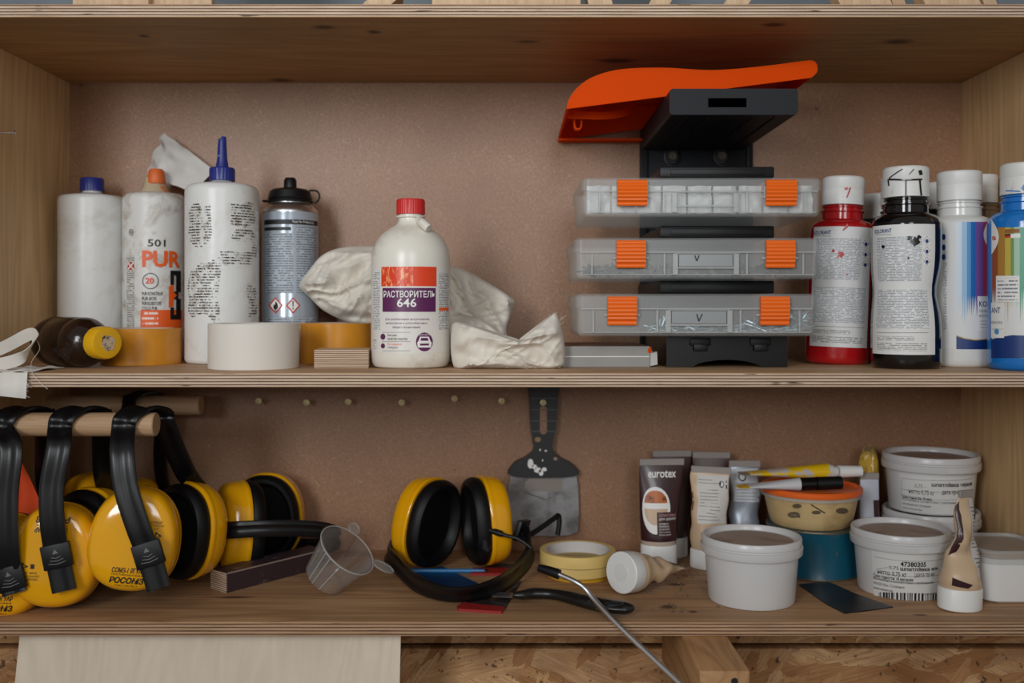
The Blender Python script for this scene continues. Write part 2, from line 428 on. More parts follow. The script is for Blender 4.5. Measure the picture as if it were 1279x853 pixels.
class Decal:
    """flat print wrapped on a surface; fmap(u, v, off) -> world point; px(x, y) -> (u, v)"""
    def __init__(s, fmap, px=None, mats=()):
        s.mb = MB(); s.fmap = fmap; s.px = px; s.mats = []; s.lev = 0.0003
    def mi(s, m):
        if m not in s.mats: s.mats.append(m)
        return s.mats.index(m)
    def poly_uv(s, vs, fs, mat, lev, step=0.004):
        bm = bmesh.new(); bv = [bm.verts.new((a, b, 0)) for a, b in vs]
        for f in fs:
            try: bm.faces.new([bv[i] for i in f])
            except ValueError: pass
        for ax in (0, 1):
            lo = min(v[ax] for v in vs); hi = max(v[ax] for v in vs); n = int((hi - lo) / step)
            no = Vector((1, 0, 0)) if ax == 0 else Vector((0, 1, 0))
            if ax == 1 and step < 0.006: n = int((hi - lo) / 0.01)
            for i in range(1, n + 1):
                c = lo + (hi - lo) * i / (n + 1)
                bmesh.ops.bisect_plane(bm, geom=bm.verts[:] + bm.edges[:] + bm.faces[:], plane_co=no * c, plane_no=no)
        bm.verts.index_update(); off = 0.0002 + lev * 0.00012
        s.mb.add([s.fmap(v.co.x, v.co.y, off) for v in bm.verts], [[v.index for v in f.verts] for f in bm.faces], s.mi(mat), None, [(v.co.x, v.co.y) for v in bm.verts])
        bm.free()
    def rect_uv(s, u0, v0, u1, v1, mat, lev=0): s.poly_uv([(u0, v0), (u1, v0), (u1, v1), (u0, v1)], [(0, 1, 2, 3)], mat, lev)
    def rect(s, x0, y0, x1, y1, mat, lev=0):
        ym = (y0 + y1) / 2; xm = (x0 + x1) / 2
        s.rect_uv(s.px(x0, ym)[0], s.px(xm, y1)[1], s.px(x1, ym)[0], s.px(xm, y0)[1], mat, lev)
    def poly(s, pts, mat, lev=1): s.poly_uv([s.px(x, y) for x, y in pts], [tuple(range(len(pts)))], mat, lev)
    def disc(s, x, y, rx, ry, mat, lev=1, n=24): s.poly([(x + rx * math.cos(2 * math.pi * i / n), y + ry * math.sin(2 * math.pi * i / n)) for i in range(n)], mat, lev)
    def ring(s, x, y, rx, ry, w, mat, lev=1, n=24):
        a = [(x + rx * math.cos(2 * math.pi * i / n), y + ry * math.sin(2 * math.pi * i / n)) for i in range(n)]
        b = [(x + (rx - w) * math.cos(2 * math.pi * i / n), y + (ry - w) * math.sin(2 * math.pi * i / n)) for i in range(n)]
        s.poly_uv([s.px(*p) for p in a + b], [(i, (i + 1) % n, n + (i + 1) % n, n + i) for i in range(n)], mat, lev, 0.02)
    def text(s, t, x0, y0, x1, y1, mat, lev=2, bold=0.0, shear=0.0, flip=False):
        ym = (y0 + y1) / 2; xm = (x0 + x1) / 2
        s.text_uv(t, s.px(x0, ym)[0], s.px(xm, y1)[1], s.px(x1, ym)[0], s.px(xm, y0)[1], mat, lev, bold, shear, flip)
    def text_uv(s, t, u0, v0, u1, v1, mat, lev=2, bold=0.0, shear=0.0, flip=False):
        vs, fs = text_geo(t, bold, shear)
        if flip: vs = [(1 - a, 1 - b) for a, b in vs]
        s.poly_uv([(u0 + (u1 - u0) * a, v0 + (v1 - v0) * b) for a, b in vs], fs, mat, lev)
    def line(s, x0, y0, x1, y1, w, mat, lev=1):
        d = Vector((x1 - x0, y1 - y0)); n = Vector((-d.y, d.x)).normalized() * w / 2
        s.poly([(x0 + n.x, y0 + n.y), (x1 + n.x, y1 + n.y), (x1 - n.x, y1 - n.y), (x0 - n.x, y0 - n.y)], mat, lev)
    def build(s, name, parent): return s.mb.build(name, s.mats, parent, norm=False)

def cyl_decal(cx, cy, z0, R, rz=None, Mx=None):
    """label on an upright round body; rz(z, a) gives the radius"""
    rf = rz or (lambda z, a: R)
    def fmap(u, v, off):
        a = u / R; r = rf(v, a) + off; p = Vector((cx + r * math.sin(a), cy - r * math.cos(a), z0 + v))
        return Mx @ p if Mx is not None else p
    def px(x, y):
        dx, dy, dz = (x - 640) * S, DF, (382 - y) * S; rr = R; z = 0
        for _ in range(3):
            ox, oy = -cx, -DF - cy
            A = dx * dx + dy * dy; B = 2 * (ox * dx + oy * dy); C_ = ox * ox + oy * oy - rr * rr; D = B * B - 4 * A * C_
            t = (-B - math.sqrt(max(D, 0))) / (2 * A); X = ox + t * dx; Y = oy + t * dy; z = CZ + t * dz - z0; a = math.atan2(X, -Y); rr = rf(z, a)
        return a * R, z
    return Decal(fmap, px)

def interp(tab, x):
    if x <= tab[0][0]: return tab[0][1]
    for (a, b), (c, d) in zip(tab, tab[1:]):
        if x <= c: return b + (d - b) * (x - a) / (c - a)
    return tab[-1][1]

# ================================================================ the setting
f = MB(); f.box(-3, 3, -4, 0.6, -0.05, 0, 0); tag(f.build('floor', M['concrete']), kind='structure')
f = MB(); f.box(-3, 3, 0.345, 0.42, ZT + 0.0, CZ + 1.6, 0); tag(f.build('wall_upper', M['wall_grey']), kind='structure')
wb = MB(); wb.box(-3, 3, 0.36, 0.42, 0, ZT, 0); wb = tag(wb.build('wall_back', M['osb']), kind='structure')
OY = 0.14
gz = CZ + (382 - 808) * kk(OY)
MB().box(-1.6, 1.6, OY + .004, OY + .018, gz + 0.003, ZB - TH - .001, 0, 0.001).build('osb_panel', M['osb'], wb)
MB().box(-1.6, 1.6, OY, OY + .018, gz - 1.0, gz - 0.002, 0, 0.001).build('osb_panel', M['osb'], wb)

# ---------------------------------------------------------------- shelving unit
UNIT = thing('shelving_unit', 'plywood wall shelf with hardboard back and three long boards', 'shelf', (0, 0.15, ZB - TH))
uo = Vector(UNIT['_o'])
def knot(x, y, rx, ry):
    p = on_z(x, y, ZT) - uo; return (p.x, p.y, p.z, rx, ry, 0.02)
M['ply_top'] = wood('plywood_face_knotty', srgb(164, 122, 76), srgb(198, 156, 106), 0,
    knots=[knot(405, 34, .016, .010), (knot(468, 40, .010, .010)), knot(352, 100, .02, .012), knot(967, 31, .016, .010), knot(1122, 52, .022, .014), knot(770, 76, .03, .016), knot(660, 52, .018, .006), knot(180, 45, .008, .008)])
def board(z0, z1, mat, x0, x1, edge='edge'):
    b = MB(); b.box(x0, x1, 0, YB, z0, z1, 0, 0.0006, 1, mats=(1, 1, 0)); return b.build('shelf_board', [mat, M[edge]], UNIT)
M['edge_low'] = ply_edge('plywood_edge_brown', 2, 0.0036, 0.0012, srgb(158, 122, 92), srgb(198, 162, 130))
board(ZT, ZT + 16.5 * S, M['ply_top'], XL - 0.016, XR + 0.016)
board(ZM - TH, ZM, M['ply'], XL, XR)
M['ply_low'] = wood('plywood_face_worn', srgb(146, 108, 74), srgb(200, 158, 116), 0, sd=3.0,
    knots=[(p.x - uo.x, p.y - uo.y, p.z - uo.z, rx, ry, 0.02) for p, rx, ry in ((on_z(290, 746, ZB), .03, .006), (on_z(835, 758, ZB), .012, .010), (on_z(866, 764, ZB), .006, .006), (on_z(845, 730, ZB), .015, .008), (on_z(250, 690, ZB), .06, .02), (on_z(1150, 768, ZB), .01, .004))])
board(ZB - TH, ZB, M['ply_low'], XL, XR, 'edge_low')
M['ply_side'] = wood('plywood_side', srgb(200, 160, 112), srgb(232, 196, 148), 2)
for x0, x1 in ((XL - 0.016, XL), (XR, XR + 0.016)):
    b = MB(); b.box(x0, x1, 0, YB, ZB - TH, ZT, 0, 0.0006, 1, mats=(0, 1, 1)); b.build('side_panel', [M['ply_side'], M['edge']], UNIT)
MB().box(XL - 0.016, XR + 0.016, YB, YB + 0.004, ZB - TH, ZT + 16.5 * S, 0).build('back_panel', M['hard'], UNIT)
# beam carrying the unit
bx0, bx1 = (852 - 640) * S, (909 - 640) * S; bz = ZB - TH
b = MB(); b.box(bx0, bx1, -0.10, OY, bz - 0.075, bz - 0.0002, 0, 0.0015, 2); sb = b.build('support_beam', M['pine'], UNIT)
b = MB(); c = P(918, 851, -0.10); b.lathe([(0, 0.0004), (0.0035, 0.0004), (0.0035, 0)], 16, 0, M=Matrix.Translation((c.x, -0.10, c.z)) @ Matrix.Rotation(R_(90), 4, 'X')); b.build('screw_hole', M['ink'], sb)
# dowels from the left side panel
rod = []
for (xe, ye, Y, r) in ((196, 530, 0.05, 0.0132), (252, 506, 0.25, 0.0130)):
    e = P(xe, ye, Y); rod.append((e, r))
    MB().tube([(XL, Y, e.z), (e.x - 0.001, Y, e.z), (e.x, Y, e.z)], [r, r, r - 0.001], 28).build('dowel_rod', M['dowel'], UNIT)
# screws left proud in the back panel
def screw(mb, head, d, L, rh, rs, mat=0):
    d = Vector(d).normalized(); Mx = Matrix.Translation(head) @ d.to_track_quat('Z', 'Y').to_matrix().to_4x4()
    mb.lathe([(0, 0), (rh * .25, -0.0001), (rh * .35, .0006), (rh * .5, -.0002), (rh, 0.0003), (rh, 0.0008), (rs * 1.2, 0.0032), (rs, 0.0045), (rs, L * .85), (0, L)], 12, mat, M=Mx)
for (x, y) in ((323, 501), (383, 503), (435, 502), (502, 503), (568, 498), (627, 501), (679, 503)):
    mb = MB(); screw(mb, P(x, y, YB - 0.02), (0, 1, 0), 0.028, 0.0043, 0.0019); mb.build('screw', M['brass'], UNIT)
mb = MB(); h = P(19, 166, 0.10); screw(mb, h, (-1, 0, 0), h.x - XL + 0.01, 0.0032, 0.0013); mb.build('screw', M['steel'], UNIT)

# ---------------------------------------------------------------- below and above the shelf
def lean(x, y, Y): p = P(x, y, Y); return p
b = MB(); t0, t1 = P(25, 795, 0.02), P(501, 795, 0.02); sl = -0.22
zt, zb_ = ZB - TH - 0.002, ZB - 0.75
def lp(x, z, d): return Vector((x, 0.02 + (t0.z - z) * sl + d, z))
b.prism([(t0.x, zt), (t1.x, zt), (t1.x, zb_), (t0.x, zb_)], lp, 0.0, 0.006, 0, 1)
tag(b.build('plywood_sheet', [M['pale_ply'], M['edge']], None, (0, 0.1, zb_)), 'pale birch plywood sheet leaning under the bottom board', 'board')

ZTT = ZT + 16.5 * S
def batten(x0, x1, lx, Y, w, label, h=0.16, d=0.02):
    """stick standing on the top board, leaning sideways by lx px"""
    a = (x0 - 640) * kk(Y); c = (x1 - 640) * kk(Y); q = lx * kk(Y)
    b = MB(); b.prism([(a, ZTT), (c, ZTT), (c + q, ZTT + h), (a + q, ZTT + h)], lambda u, v, e: Vector((u, Y + e, v)), 0, d)
    tag(b.build('wood_batten', M['batten'], None, ((a + c) / 2, Y + d / 2, ZTT)), label, 'wood', 'wood offcuts on the top board')
def plank(x0, x1, Y, label, h=0.2, d=0.012):
    b = MB(); b.box((x0 - 640) * kk(Y), (x1 - 640) * kk(Y), Y, Y + d, ZTT, ZTT + h, 0, 0.001)
    tag(b.build('wood_plank', M['batten'], None, ((x0 + x1 - 1280) / 2 * kk(Y), Y, ZTT)), label, 'wood', 'wood offcuts on the top board')
plank(91, 186, 0.02, 'pale plank on the top board, nearest the left end')
plank(188, 265, 0.03, 'pale plank on the top board, second from the left end')
plank(540, 726, 0.02, 'widest pale plank standing on the top board, left of centre')
batten(442, 478, 150, 0.03, 0, 'slanted batten on the top board above the solvent bottle', 0.12)
batten(482, 500, 10, 0.06, 0, 'thin upright batten on the top board left of the widest plank')
batten(738, 768, -40, 0.03, 0, 'slanted batten on the top board just right of the widest plank')
batten(806, 832, 90, 0.03, 0, 'thin slanted batten on the top board above the orange tray')
batten(893, 924, 120, 0.05, 0, 'slanted batten on the top board above the black rack')
batten(1055, 1120, -90, 0.03, 0, 'broad slanted batten on the top board above the red bottle')
batten(1122, 1138, -60, 0.055, 0, 'thin slanted batten on the top board above the black bottle')
batten(1162, 1232, -100, 0.03, 0, 'broad slanted batten on the top board nearest its right end')
batten(1236, 1252, -60, 0.055, 0, 'thin slanted batten on the top board nearest its right end')

# ================================================================ middle board
def rag_fold(p, amp, sc, dirx, seed):
    d = Vector((math.cos(dirx), math.sin(dirx)))
    a = p.x * d.x + p.z * d.y; c = -p.x * d.y + p.z * d.x
    w = 0.012 * mnoise.noise(Vector((p.x * 30, p.z * 30, seed)))
    out = 0
    for k, (f, g, rot) in enumerate(((1.0, 0.8, 0.0), (2.1, 0.42, 0.5), (3.9, 0.2, -0.6))):
        aa = a * math.cos(rot) - c * math.sin(rot); cc = a * math.sin(rot) + c * math.cos(rot) + w
        n = mnoise.noise(Vector((aa * sc * f * 0.28, cc * sc * f, seed + k * 5))); out += g * ((1 - min(1, abs(n) * 2.6)) ** 1.6 - 0.3)
    return amp * out
def pillow(mb, outline, Yc, front, back, fold, nr=26, nper=10, power=0.6, mat=0, ytilt=0.0):
    ol = spline([P(x, y, Yc) for x, y in outline], nper, True); n = len(ol)
    c = sum(ol, Vector()) / n
    for side, bul in ((-1, front), (1, back)):
        rings = []
        for i in range(nr + 1):
            t = 1 - i / nr * 0.97; h = (1 - t * t) ** power
            ring = []
            for p in ol:
                q = c + (p - c) * t
                y = Yc + side * bul * h - (fold(q) if side < 0 else 0) * min(1, (1 - t) * 6) + (q.z - c.z) * ytilt
                ring.append(Vector((q.x, y, q.z)))
            rings.append(ring)
        mb.loft(rings, mat, False, True)

# -- linen strip hanging over the board's edge at the far left
mb = MB()
def flap(u, v):
    x = -45 + (35 - 2 * v + 45) * u; y = 465.5 + v * (24 + 8 * u)
    p = P(x, y, -0.0035 - 0.004 * math.sin(v * 2.6) - 0.0012 * math.sin(u * 17)); return p
mb.grid(flap, 40, 16, 0, 0.0008)
def lay(u, v):
    x = -45 + 80 * u; p = P(x, 465.5, -0.0035); return Vector((p.x, p.y + v * 0.085, ZM + 0.0012 + 0.002 * math.sin(u * 9 + v * 4) ** 2))
mb.grid(lay, 30, 14, 0, 0.0008)
strap = spline([P(-50, 462, 0.03), P(0, 455, 0.02), P(28, 446, 0.02), P(41, 430, 0.035), P(44, 421, 0.05), P(36, 418, 0.06), P(0, 436, 0.06), P(-50, 452, 0.06)], 10)
mb.ribbon(strap, [Vector((0.2, -0.35, 1)).lerp(Vector((0.9, -0.5, 0.8)), max(0, 1 - abs(i / len(strap) - .5) * 4)) for i in range(len(strap))], [(-.007, -.0004), (0, -.0001), (.007, -.0004), (.007, .0004), (0, .0007), (-.007, .0004)])
for i in range(14):   # frayed threads
    a = P(32 + random.uniform(-2, 3), 484 + random.uniform(-10, 12), -0.006); mb.tube([a, a + Vector((random.uniform(.002, .006), -.001, random.uniform(-.004, .003)))], 0.00018, 4)
mb.tube(spline([P(46, 424, 0.05), P(50, 436, 0.04), P(40, 452, 0.02), P(41, 466, -0.002), P(50, 477, -0.004), P(60, 486, -0.004)], 6), 0.00025, 5)
tag(mb.build('linen_strip', M['cloth_white'], None, P(0, 465, 0.03)), 'frayed white linen strip hanging over the board edge beside the amber bottle', 'rag')

# -- lying amber bottle
axis_a = R_(-36); Yc = 0.10
base = P(64, 430, 0.138); base.z = ZM + 0.0295
AB = thing('amber_bottle', 'dark amber plastic bottle with yellow cap lying on its side', 'bottle', (base.x + .05, base.y - .03, ZM))
Ma = Matrix.Translation(base) @ Matrix.Rotation(axis_a, 4, 'Z') @ Matrix.Rotation(R_(90), 4, 'Y')
mb = MB(); crk = lambda z, a: 1 + 0.022 * mnoise.noise(Vector((math.sin(a) * 2, math.cos(a) * 2, z * 55)))
mb.lathe([(0, 0.003), (0.018, 0.002), (0.0235, 0), (0.0275, 0.003), (0.0292, 0.009), (0.0292, 0.02), (0.0282, 0.022), (0.0292, 0.024), (0.0292, 0.062), (0.0282, 0.064), (0.0292, 0.066), (0.0285, 0.078), (0.025, 0.087), (0.019, 0.094), (0.0155, 0.097), (0.0150, 0.105), (0, 0.105)], 40, 0, M=Ma, rfun=crk)
mb.build('body', plain('amber_plastic', srgb(36, 21, 15), 0.14, dirt=(srgb(90, 70, 56), 30, 0.62, 0.12), bump=(70, 0.35, 0.002)), AB)
mb = MB(); rib = lambda z, a: 1 + (0.018 * (math.sin(a * 40) > 0) if z < .118 else 0)
mb.lathe([(0.0162, 0.100), (0.0182, 0.1005), (0.0185, 0.117), (0.0175, 0.1195), (0.0155, 0.120), (0, 0.120)], 80, 0, M=Ma, rfun=rib)
cp = mb.build('cap', plain('yellow_cap', srgb(226, 172, 16), 0.35), AB)
mb = MB(); mb.prism([(-.009, -.006), (.002, -.008), (.009, -.002), (.008, .007), (-.004, .009), (-.008, .003)], lambda u, v, d: Vector((u, v, d)), 0.1198, 0.1203, 0, M=Ma)
mb.build('torn_sticker', plain('torn_sticker', srgb(196, 176, 150), 0.7, dirt=(srgb(60, 40, 24), 180, 0.5, 0.08)), cp)

# -- white glue bottle with blue cap
def bottle_prof(R, H, neck, hn, sh=0.012, bot=0.006):
    p = [(0, 0.002), (R * .8, 0.001), (R * .86, 0)]
    for i in range(5): a = R_(90 * i / 4); p.append((R - bot + bot * math.sin(a), bot - bot * math.cos(a)))
    for i in range(7): a = R_(90 * i / 6); p.append((R - sh + sh * math.cos(a), H - sh + sh * math.sin(a)))
    return p + [(neck * 1.25, H + 0.003), (neck, H + 0.005), (neck, H + hn), (0, H + hn)]
def ribcap(mb, r, z0, z1, c, seg=96, n=32, mat=0, M=None):
    mb.lathe([(r * .9, z0), (r, z0 + .0004), (r * .99, z1 - .0015), (r * .93, z1), (0, z1)], seg, mat, c, M, lambda z, a: 1 + (0.02 * (math.sin(a * n) > 0) if z < z1 - .001 else 0))
def wob(R, amp, sc, seed=0):
    return lambda z, a: 1 + amp * mnoise.noise(Vector((math.sin(a) * 1.5, math.cos(a) * 1.5 + seed, z * sc)))
c1 = P(115.5, 0, 0.262); c1.z = ZM
G1 = thing('glue_bottle', 'plain white plastic glue bottle with a small blue screw cap, leftmost', 'bottle', c1)
mb = MB(); mb.lathe(bottle_prof(0.0423, 0.2165, 0.012, 0.010, 0.007), 56, 0, c1, rfun=wob(1, .012, 16)); mb.build('body', M['white'], G1)
mb = MB(); ribcap(mb, 0.0148, 0.2230, 0.2405, c1); mb.build('cap', M['blue_cap'], G1)

# -- PUR glue bottle
c2 = P(194, 0, 0.262); c2.z = ZM; R2 = 0.0405
G2 = thing('glue_bottle', 'stained white glue bottle with orange lettering and orange nozzle', 'bottle', c2)
mb = MB(); mb.lathe(bottle_prof(R2, 0.2190, 0.0125, 0.008, 0.009), 56, 0, c2, rfun=wob(1, .008, 16, 4)); mb.build('body', M['glue_white'], G2)
mb = MB(); mb.lathe([(0.022, 0.2185), (0.018, 0.226), (0.0145, 0.234), (0.0135, 0.240), (0.010, 0.243), (0, 0.243)], 40, 0, c2, rfun=wob(1, .16, 90)); mb.build('dried_glue', plain('dried_glue', srgb(190, 172, 140), 0.5, dirt=(srgb(222, 110, 40), 40, 0.52, 0.08), bump=(120, .6, .002)), G2)
mb = MB(); mb.lathe([(0.0112, 0.2325), (0.0118, 0.234), (0.0100, 0.249), (0.008, 0.2515), (0, 0.2515)], 32, 0, c2 + Vector((.004, -.006, 0)), rfun=wob(1, .06, 90)); mb.build('nozzle', plain('orange_nozzle', srgb(226, 110, 46), 0.5, dirt=(srgb(220, 200, 180), 60, 0.6, 0.1)), G2)
d = cyl_decal(c2.x, c2.y, ZM, R2 * 1.008)
d.text('501', 185, 299, 207, 308, M['ink'], bold=0.01); d.text('PUR', 178, 313, 225, 334, M['orange_ink'], bold=0.035)
d.rect(176, 387, 228, 415, M['orange_ink'], 0); d.rect(178, 389, 198, 411, M['print_white_on_orange'], 1)
d.ring(188.5, 351, 10.2, 10.2, 1.0, M['ink']); d.text('20', 182, 346.5, 193, 354.5, M['red_orange_ink'], bold=0.03)
for i, t in enumerate(('PUR KONSTRUK', 'PUR BOIS', 'PUR KLEBSTOFF', 'COLLE PUR')): d.text(t, 178, 364.5 + i * 6.1, 178 + (26, 18, 24, 19)[i], 369 + i * 6.1, M['ink'], bold=0.01)
# black figure 3 with an orange bar
for q_ in ((213, 338, 225.5, 344), (220, 338, 226, 365), (213, 338, 217.5, 356), (217.5, 364, 223, 374), (220, 373, 226, 399), (213, 393, 225.5, 399), (213, 384, 217.5, 398)): d.rect(*q_, M['ink'], 3)
if 0: d.poly([(213, 337), (221, 337), (225.5, 341), (225.5, 364), (223, 369), (225.5, 373), (225.5, 396), (221, 400), (213, 397), (213, 392), (219.5, 394), (219.5, 373), (216, 371), (216, 366), (219.5, 362), (219.5, 344), (218, 342), (216, 344), (216, 354), (212.5, 354), (212.5, 340)], M['ink'], 3)
d.poly([(211, 358), (216.5, 355), (217, 365), (221, 369), (217, 373), (216.5, 383), (211, 384)], M['orange_ink'], 4)
d.rect(159, 320, 168, 409, fine_print('side_print', srgb(214, 213, 208), srgb(60, 58, 58), 0.0028, 700), 0)
d.rect(160.5, 327.5, 168, 337, M['red_ink'], 1); d.line(160.5, 327.5, 168, 337, 1.6, M['white_ink'], 2); d.line(168, 327.5, 160.5, 337, 1.6, M['white_ink'], 2)
d.ring(164.5, 290, 2.8, 4.2, 0.9, M['grey_ink']); d.disc(164.5, 290, 1.0, 1.6, M['grey_ink'])
d.build('label', G2)

# -- paper strip standing out of the orange nozzle
mb = MB()
A, B, C, D = P(206, 166, 0.285), P(268, 213, 0.285), P(243, 241, 0.28), P(183, 218, 0.255)
def strip(u, v):
    p = A.lerp(B, u).lerp(D.lerp(C, u), v)
    w = (1 - u) ** 2; p.y += 0.006 * math.sin(u * 3 + v) - 0.010 * w * math.sin(v * 3.1)
    p += Vector((0.004 * mnoise.noise(Vector((u * 3, v * 5, 2))) * w * 2, 0.006 * mnoise.noise(Vector((u * 4, v * 4, 5))) * (w + .15), 0.004 * mnoise.noise(Vector((u * 5, v * 3, 8))) * w * 2)); return p
mb.grid(strip, 36, 24, 0, 0.0005); tag(mb.build('paper_strip', M['paper_strip'], None, P(200, 235, 0.27)), 'crumpled white paper strip stuck to the orange nozzle', 'paper')

# -- white glue bottle with blue nozzle
c3 = P(278, 0, 0.19); c3.z = ZM; R3 = 0.0449
G3 = thing('glue_bottle', 'white glue bottle with blue pointed nozzle and worn brown print', 'bottle', c3)
mb = MB(); mb.lathe(bottle_prof(R3, 0.2225, 0.0125, 0.008, 0.010), 60, 0, c3, rfun=wob(1, .008, 14, 8)); mb.build('body', M['white'], G3)
mb = MB(); ribcap(mb, 0.0155, 0.2275, 0.2440, c3, n=26); cp = mb.build('cap', M['blue_cap'], G3)
mb = MB(); n0 = c3 + Vector((0, 0, 0.2435))
mb.lathe([(0.0085, 0), (0.0078, 0.003), (0.0062, 0.012), (0.0052, 0.032), (0.0044, 0.037), (0, 0.0385)], 24, 0, n0, rfun=None)
mb.tube([n0 + Vector((0.0005, 0, 0.028)), n0 + Vector((0.001, 0, 0.034)), n0 + Vector((0.0025, 0, 0.040))], [0.005, 0.0045, 0.0026], 14)
mb.build('nozzle', M['blue_cap'], cp)
worn = NT('worn_print'); worn.set(Roughness=0.5)
v = worn.obj(); nz = worn.noise(v, 75, 5, .7, .6); uvn = worn.n('ShaderNodeUVMap'); sx = worn.n('ShaderNodeSeparateXYZ'); worn.l(uvn.outputs[0], sx.inputs[0])
row = worn.math('DIVIDE', sx.outputs[1], 0.0034); cb = worn.n('ShaderNodeCombineXYZ'); worn.l(worn.math('MULTIPLY', sx.outputs[0], 500), cb.inputs[0]); worn.l(worn.math('MULTIPLY', worn.math('FLOOR', row), 7.3), cb.inputs[1])
ln = worn.math('MULTIPLY', worn.math('LESS_THAN', worn.math('FRACT', row), 0.42), worn.math('GREATER_THAN', worn.noise(cb.outputs[0], 1, 2, .8), 0.45))
col = worn.mix(worn.rng(worn.noise(v, 160, 4, .7), .5, .62), srgb(222, 220, 214), srgb(158, 128, 92))
col = worn.mix(worn.math('MULTIPLY', ln, worn.rng(nz, 0.40, 0.46)), col, srgb(36, 28, 24))
col = worn.mix(worn.rng(nz, 0.62, 0.66), col, srgb(222, 220, 214))
worn.base(col); M['worn'] = worn.mat
mk = worn.math('MAXIMUM', worn.math('MULTIPLY', ln, worn.rng(nz, 0.46, 0.51)), worn.rng(worn.noise(v, 95, 5, .75), .52, .60, 0, .85))
mk = worn.math('MULTIPLY', mk, worn.rng(nz, 0.66, 0.60)); trn = worn.n('ShaderNodeBsdfTransparent'); mxs = worn.n('ShaderNodeMixShader')
worn.l(mk, mxs.inputs[0]); worn.l(trn.outputs[0], mxs.inputs[1]); worn.l(worn.b.outputs[0], mxs.inputs[2]); worn.l(mxs.outputs[0], worn.out.inputs[0])
d = cyl_decal(c3.x, c3.y, ZM, R3 * 1.006)
def patch(x0, y0, x1, y1, seed):
    pts = []
    for i in range(22):
        a = 2 * math.pi * i / 22; r = 0.8 + 0.28 * mnoise.noise(Vector((math.cos(a) * 2, math.sin(a) * 2, seed)))
        ex = max(-1, min(1, 1.25 * math.cos(a))) * r; ey = max(-1, min(1, 1.25 * math.sin(a))) * r
        pts.append(((x0 + x1) / 2 + (x1 - x0) / 2 * ex, (y0 + y1) / 2 + (y1 - y0) / 2 * ey))
    d = cyl_decal(c3.x, c3.y, ZM, R3 * 1.008); d.poly(pts, M['worn'], 1); d.build('worn_print', G3)
for i, q in enumerate(((233.5, 250, 268, 315), (284, 250, 322.5, 286), (288, 284, 321, 303), (268, 312, 320, 334), (233.5, 318, 280, 406), (308, 352, 322.6, 402), (314, 298, 322.6, 322))): patch(*q, i * 3.1)

# -- spray can
c4 = P(363, 0, 0.25); c4.z = ZM; R4 = 0.0366; k4 = kk(0.25)
SC = thing('spray_can', 'grey aerosol can with black valve cap and two red hazard diamonds', 'can', c4)
mb = MB(); mb.lathe([(0, 0.002), (R4 * .9, 0.0), (R4, 0.003), (R4, 0.1895), (R4 * .985, 0.191), (R4 * .985, 0.193)], 56, 0, c4)
mb.lathe([(R4 * .985, 0.1925), (R4 * .985, 0.1945), (R4 * .93, 0.1975), (R4 * .8, 0.2025), (R4 * .70, 0.2055), (R4 * .70, 0.2075), (0, 0.2075)], 56, 1, c4)
mb.build('body', [plain('can_paint', srgb(176, 186, 196), 0.22, 0.25), M['steel']], SC)
mb = MB(); mb.lathe([(0.0290, 0.2065), (0.0295, 0.209), (0.0275, 0.210), (0.0285, 0.2125), (0.0260, 0.2215), (0.022, 0.224), (0.0085, 0.2265), (0.0082, 0.236), (0.006, 0.2395), (0, 0.2395)], 40, 0, c4)
mb.tube(spline([c4 + Vector((0.025, 0, 0.223)), c4 + Vector((0.035, 0, 0.222)), c4 + Vector((0.0385, 0, 0.214)), c4 + Vector((0.033, 0, 0.2065)), c4 + Vector((0.027, 0, 0.209))], 6), 0.0012, 8)
mb.box(c4.x - 0.036, c4.x - 0.027, c4.y - .004, c4.y + .004, ZM + 0.2075, ZM + 0.2105, 0, 0.001); mb.build('valve_cap', M['black'], SC)
d = cyl_decal(c4.x, c4.y, ZM, R4)
d.rect(331, 274, 397, 280, M['ink'], 1); d.text('Foam for Professionals', 366, 275.3, 392, 278.8, M['white_ink'], 2)
d.rect(331, 283.5, 364, 287.5, M['ink'], 1)
d.rect(332, 291, 367, 366, M['print_can'], 0); d.rect(371, 284, 396, 366, M['print_can'], 0); d.rect(332, 396, 396, 407, M['print_can'], 0)
for cx_ in (345, 366.5):
    d.poly([(cx_, 371), (cx_ + 9, 381.5), (cx_, 392), (cx_ - 9, 381.5)], M['red_ink'], 1); d.poly([(cx_, 373.5), (cx_ + 6.8, 381.5), (cx_, 389.5), (cx_ - 6.8, 381.5)], M['white_ink'], 2)
d.poly([(345, 375.5), (347.5, 380), (348, 384), (346, 387), (343.5, 387), (342, 384), (342.8, 380), (344, 381)], M['ink'], 3); d.rect(342.5, 387.6, 347.5, 388.6, M['ink'], 3)
d.poly([(365.6, 376), (367.4, 376), (367, 383), (366, 383)], M['ink'], 3); d.disc(366.5, 385.4, 0.9, 1.1, M['ink'], 3, 10)
d.build('label', SC)

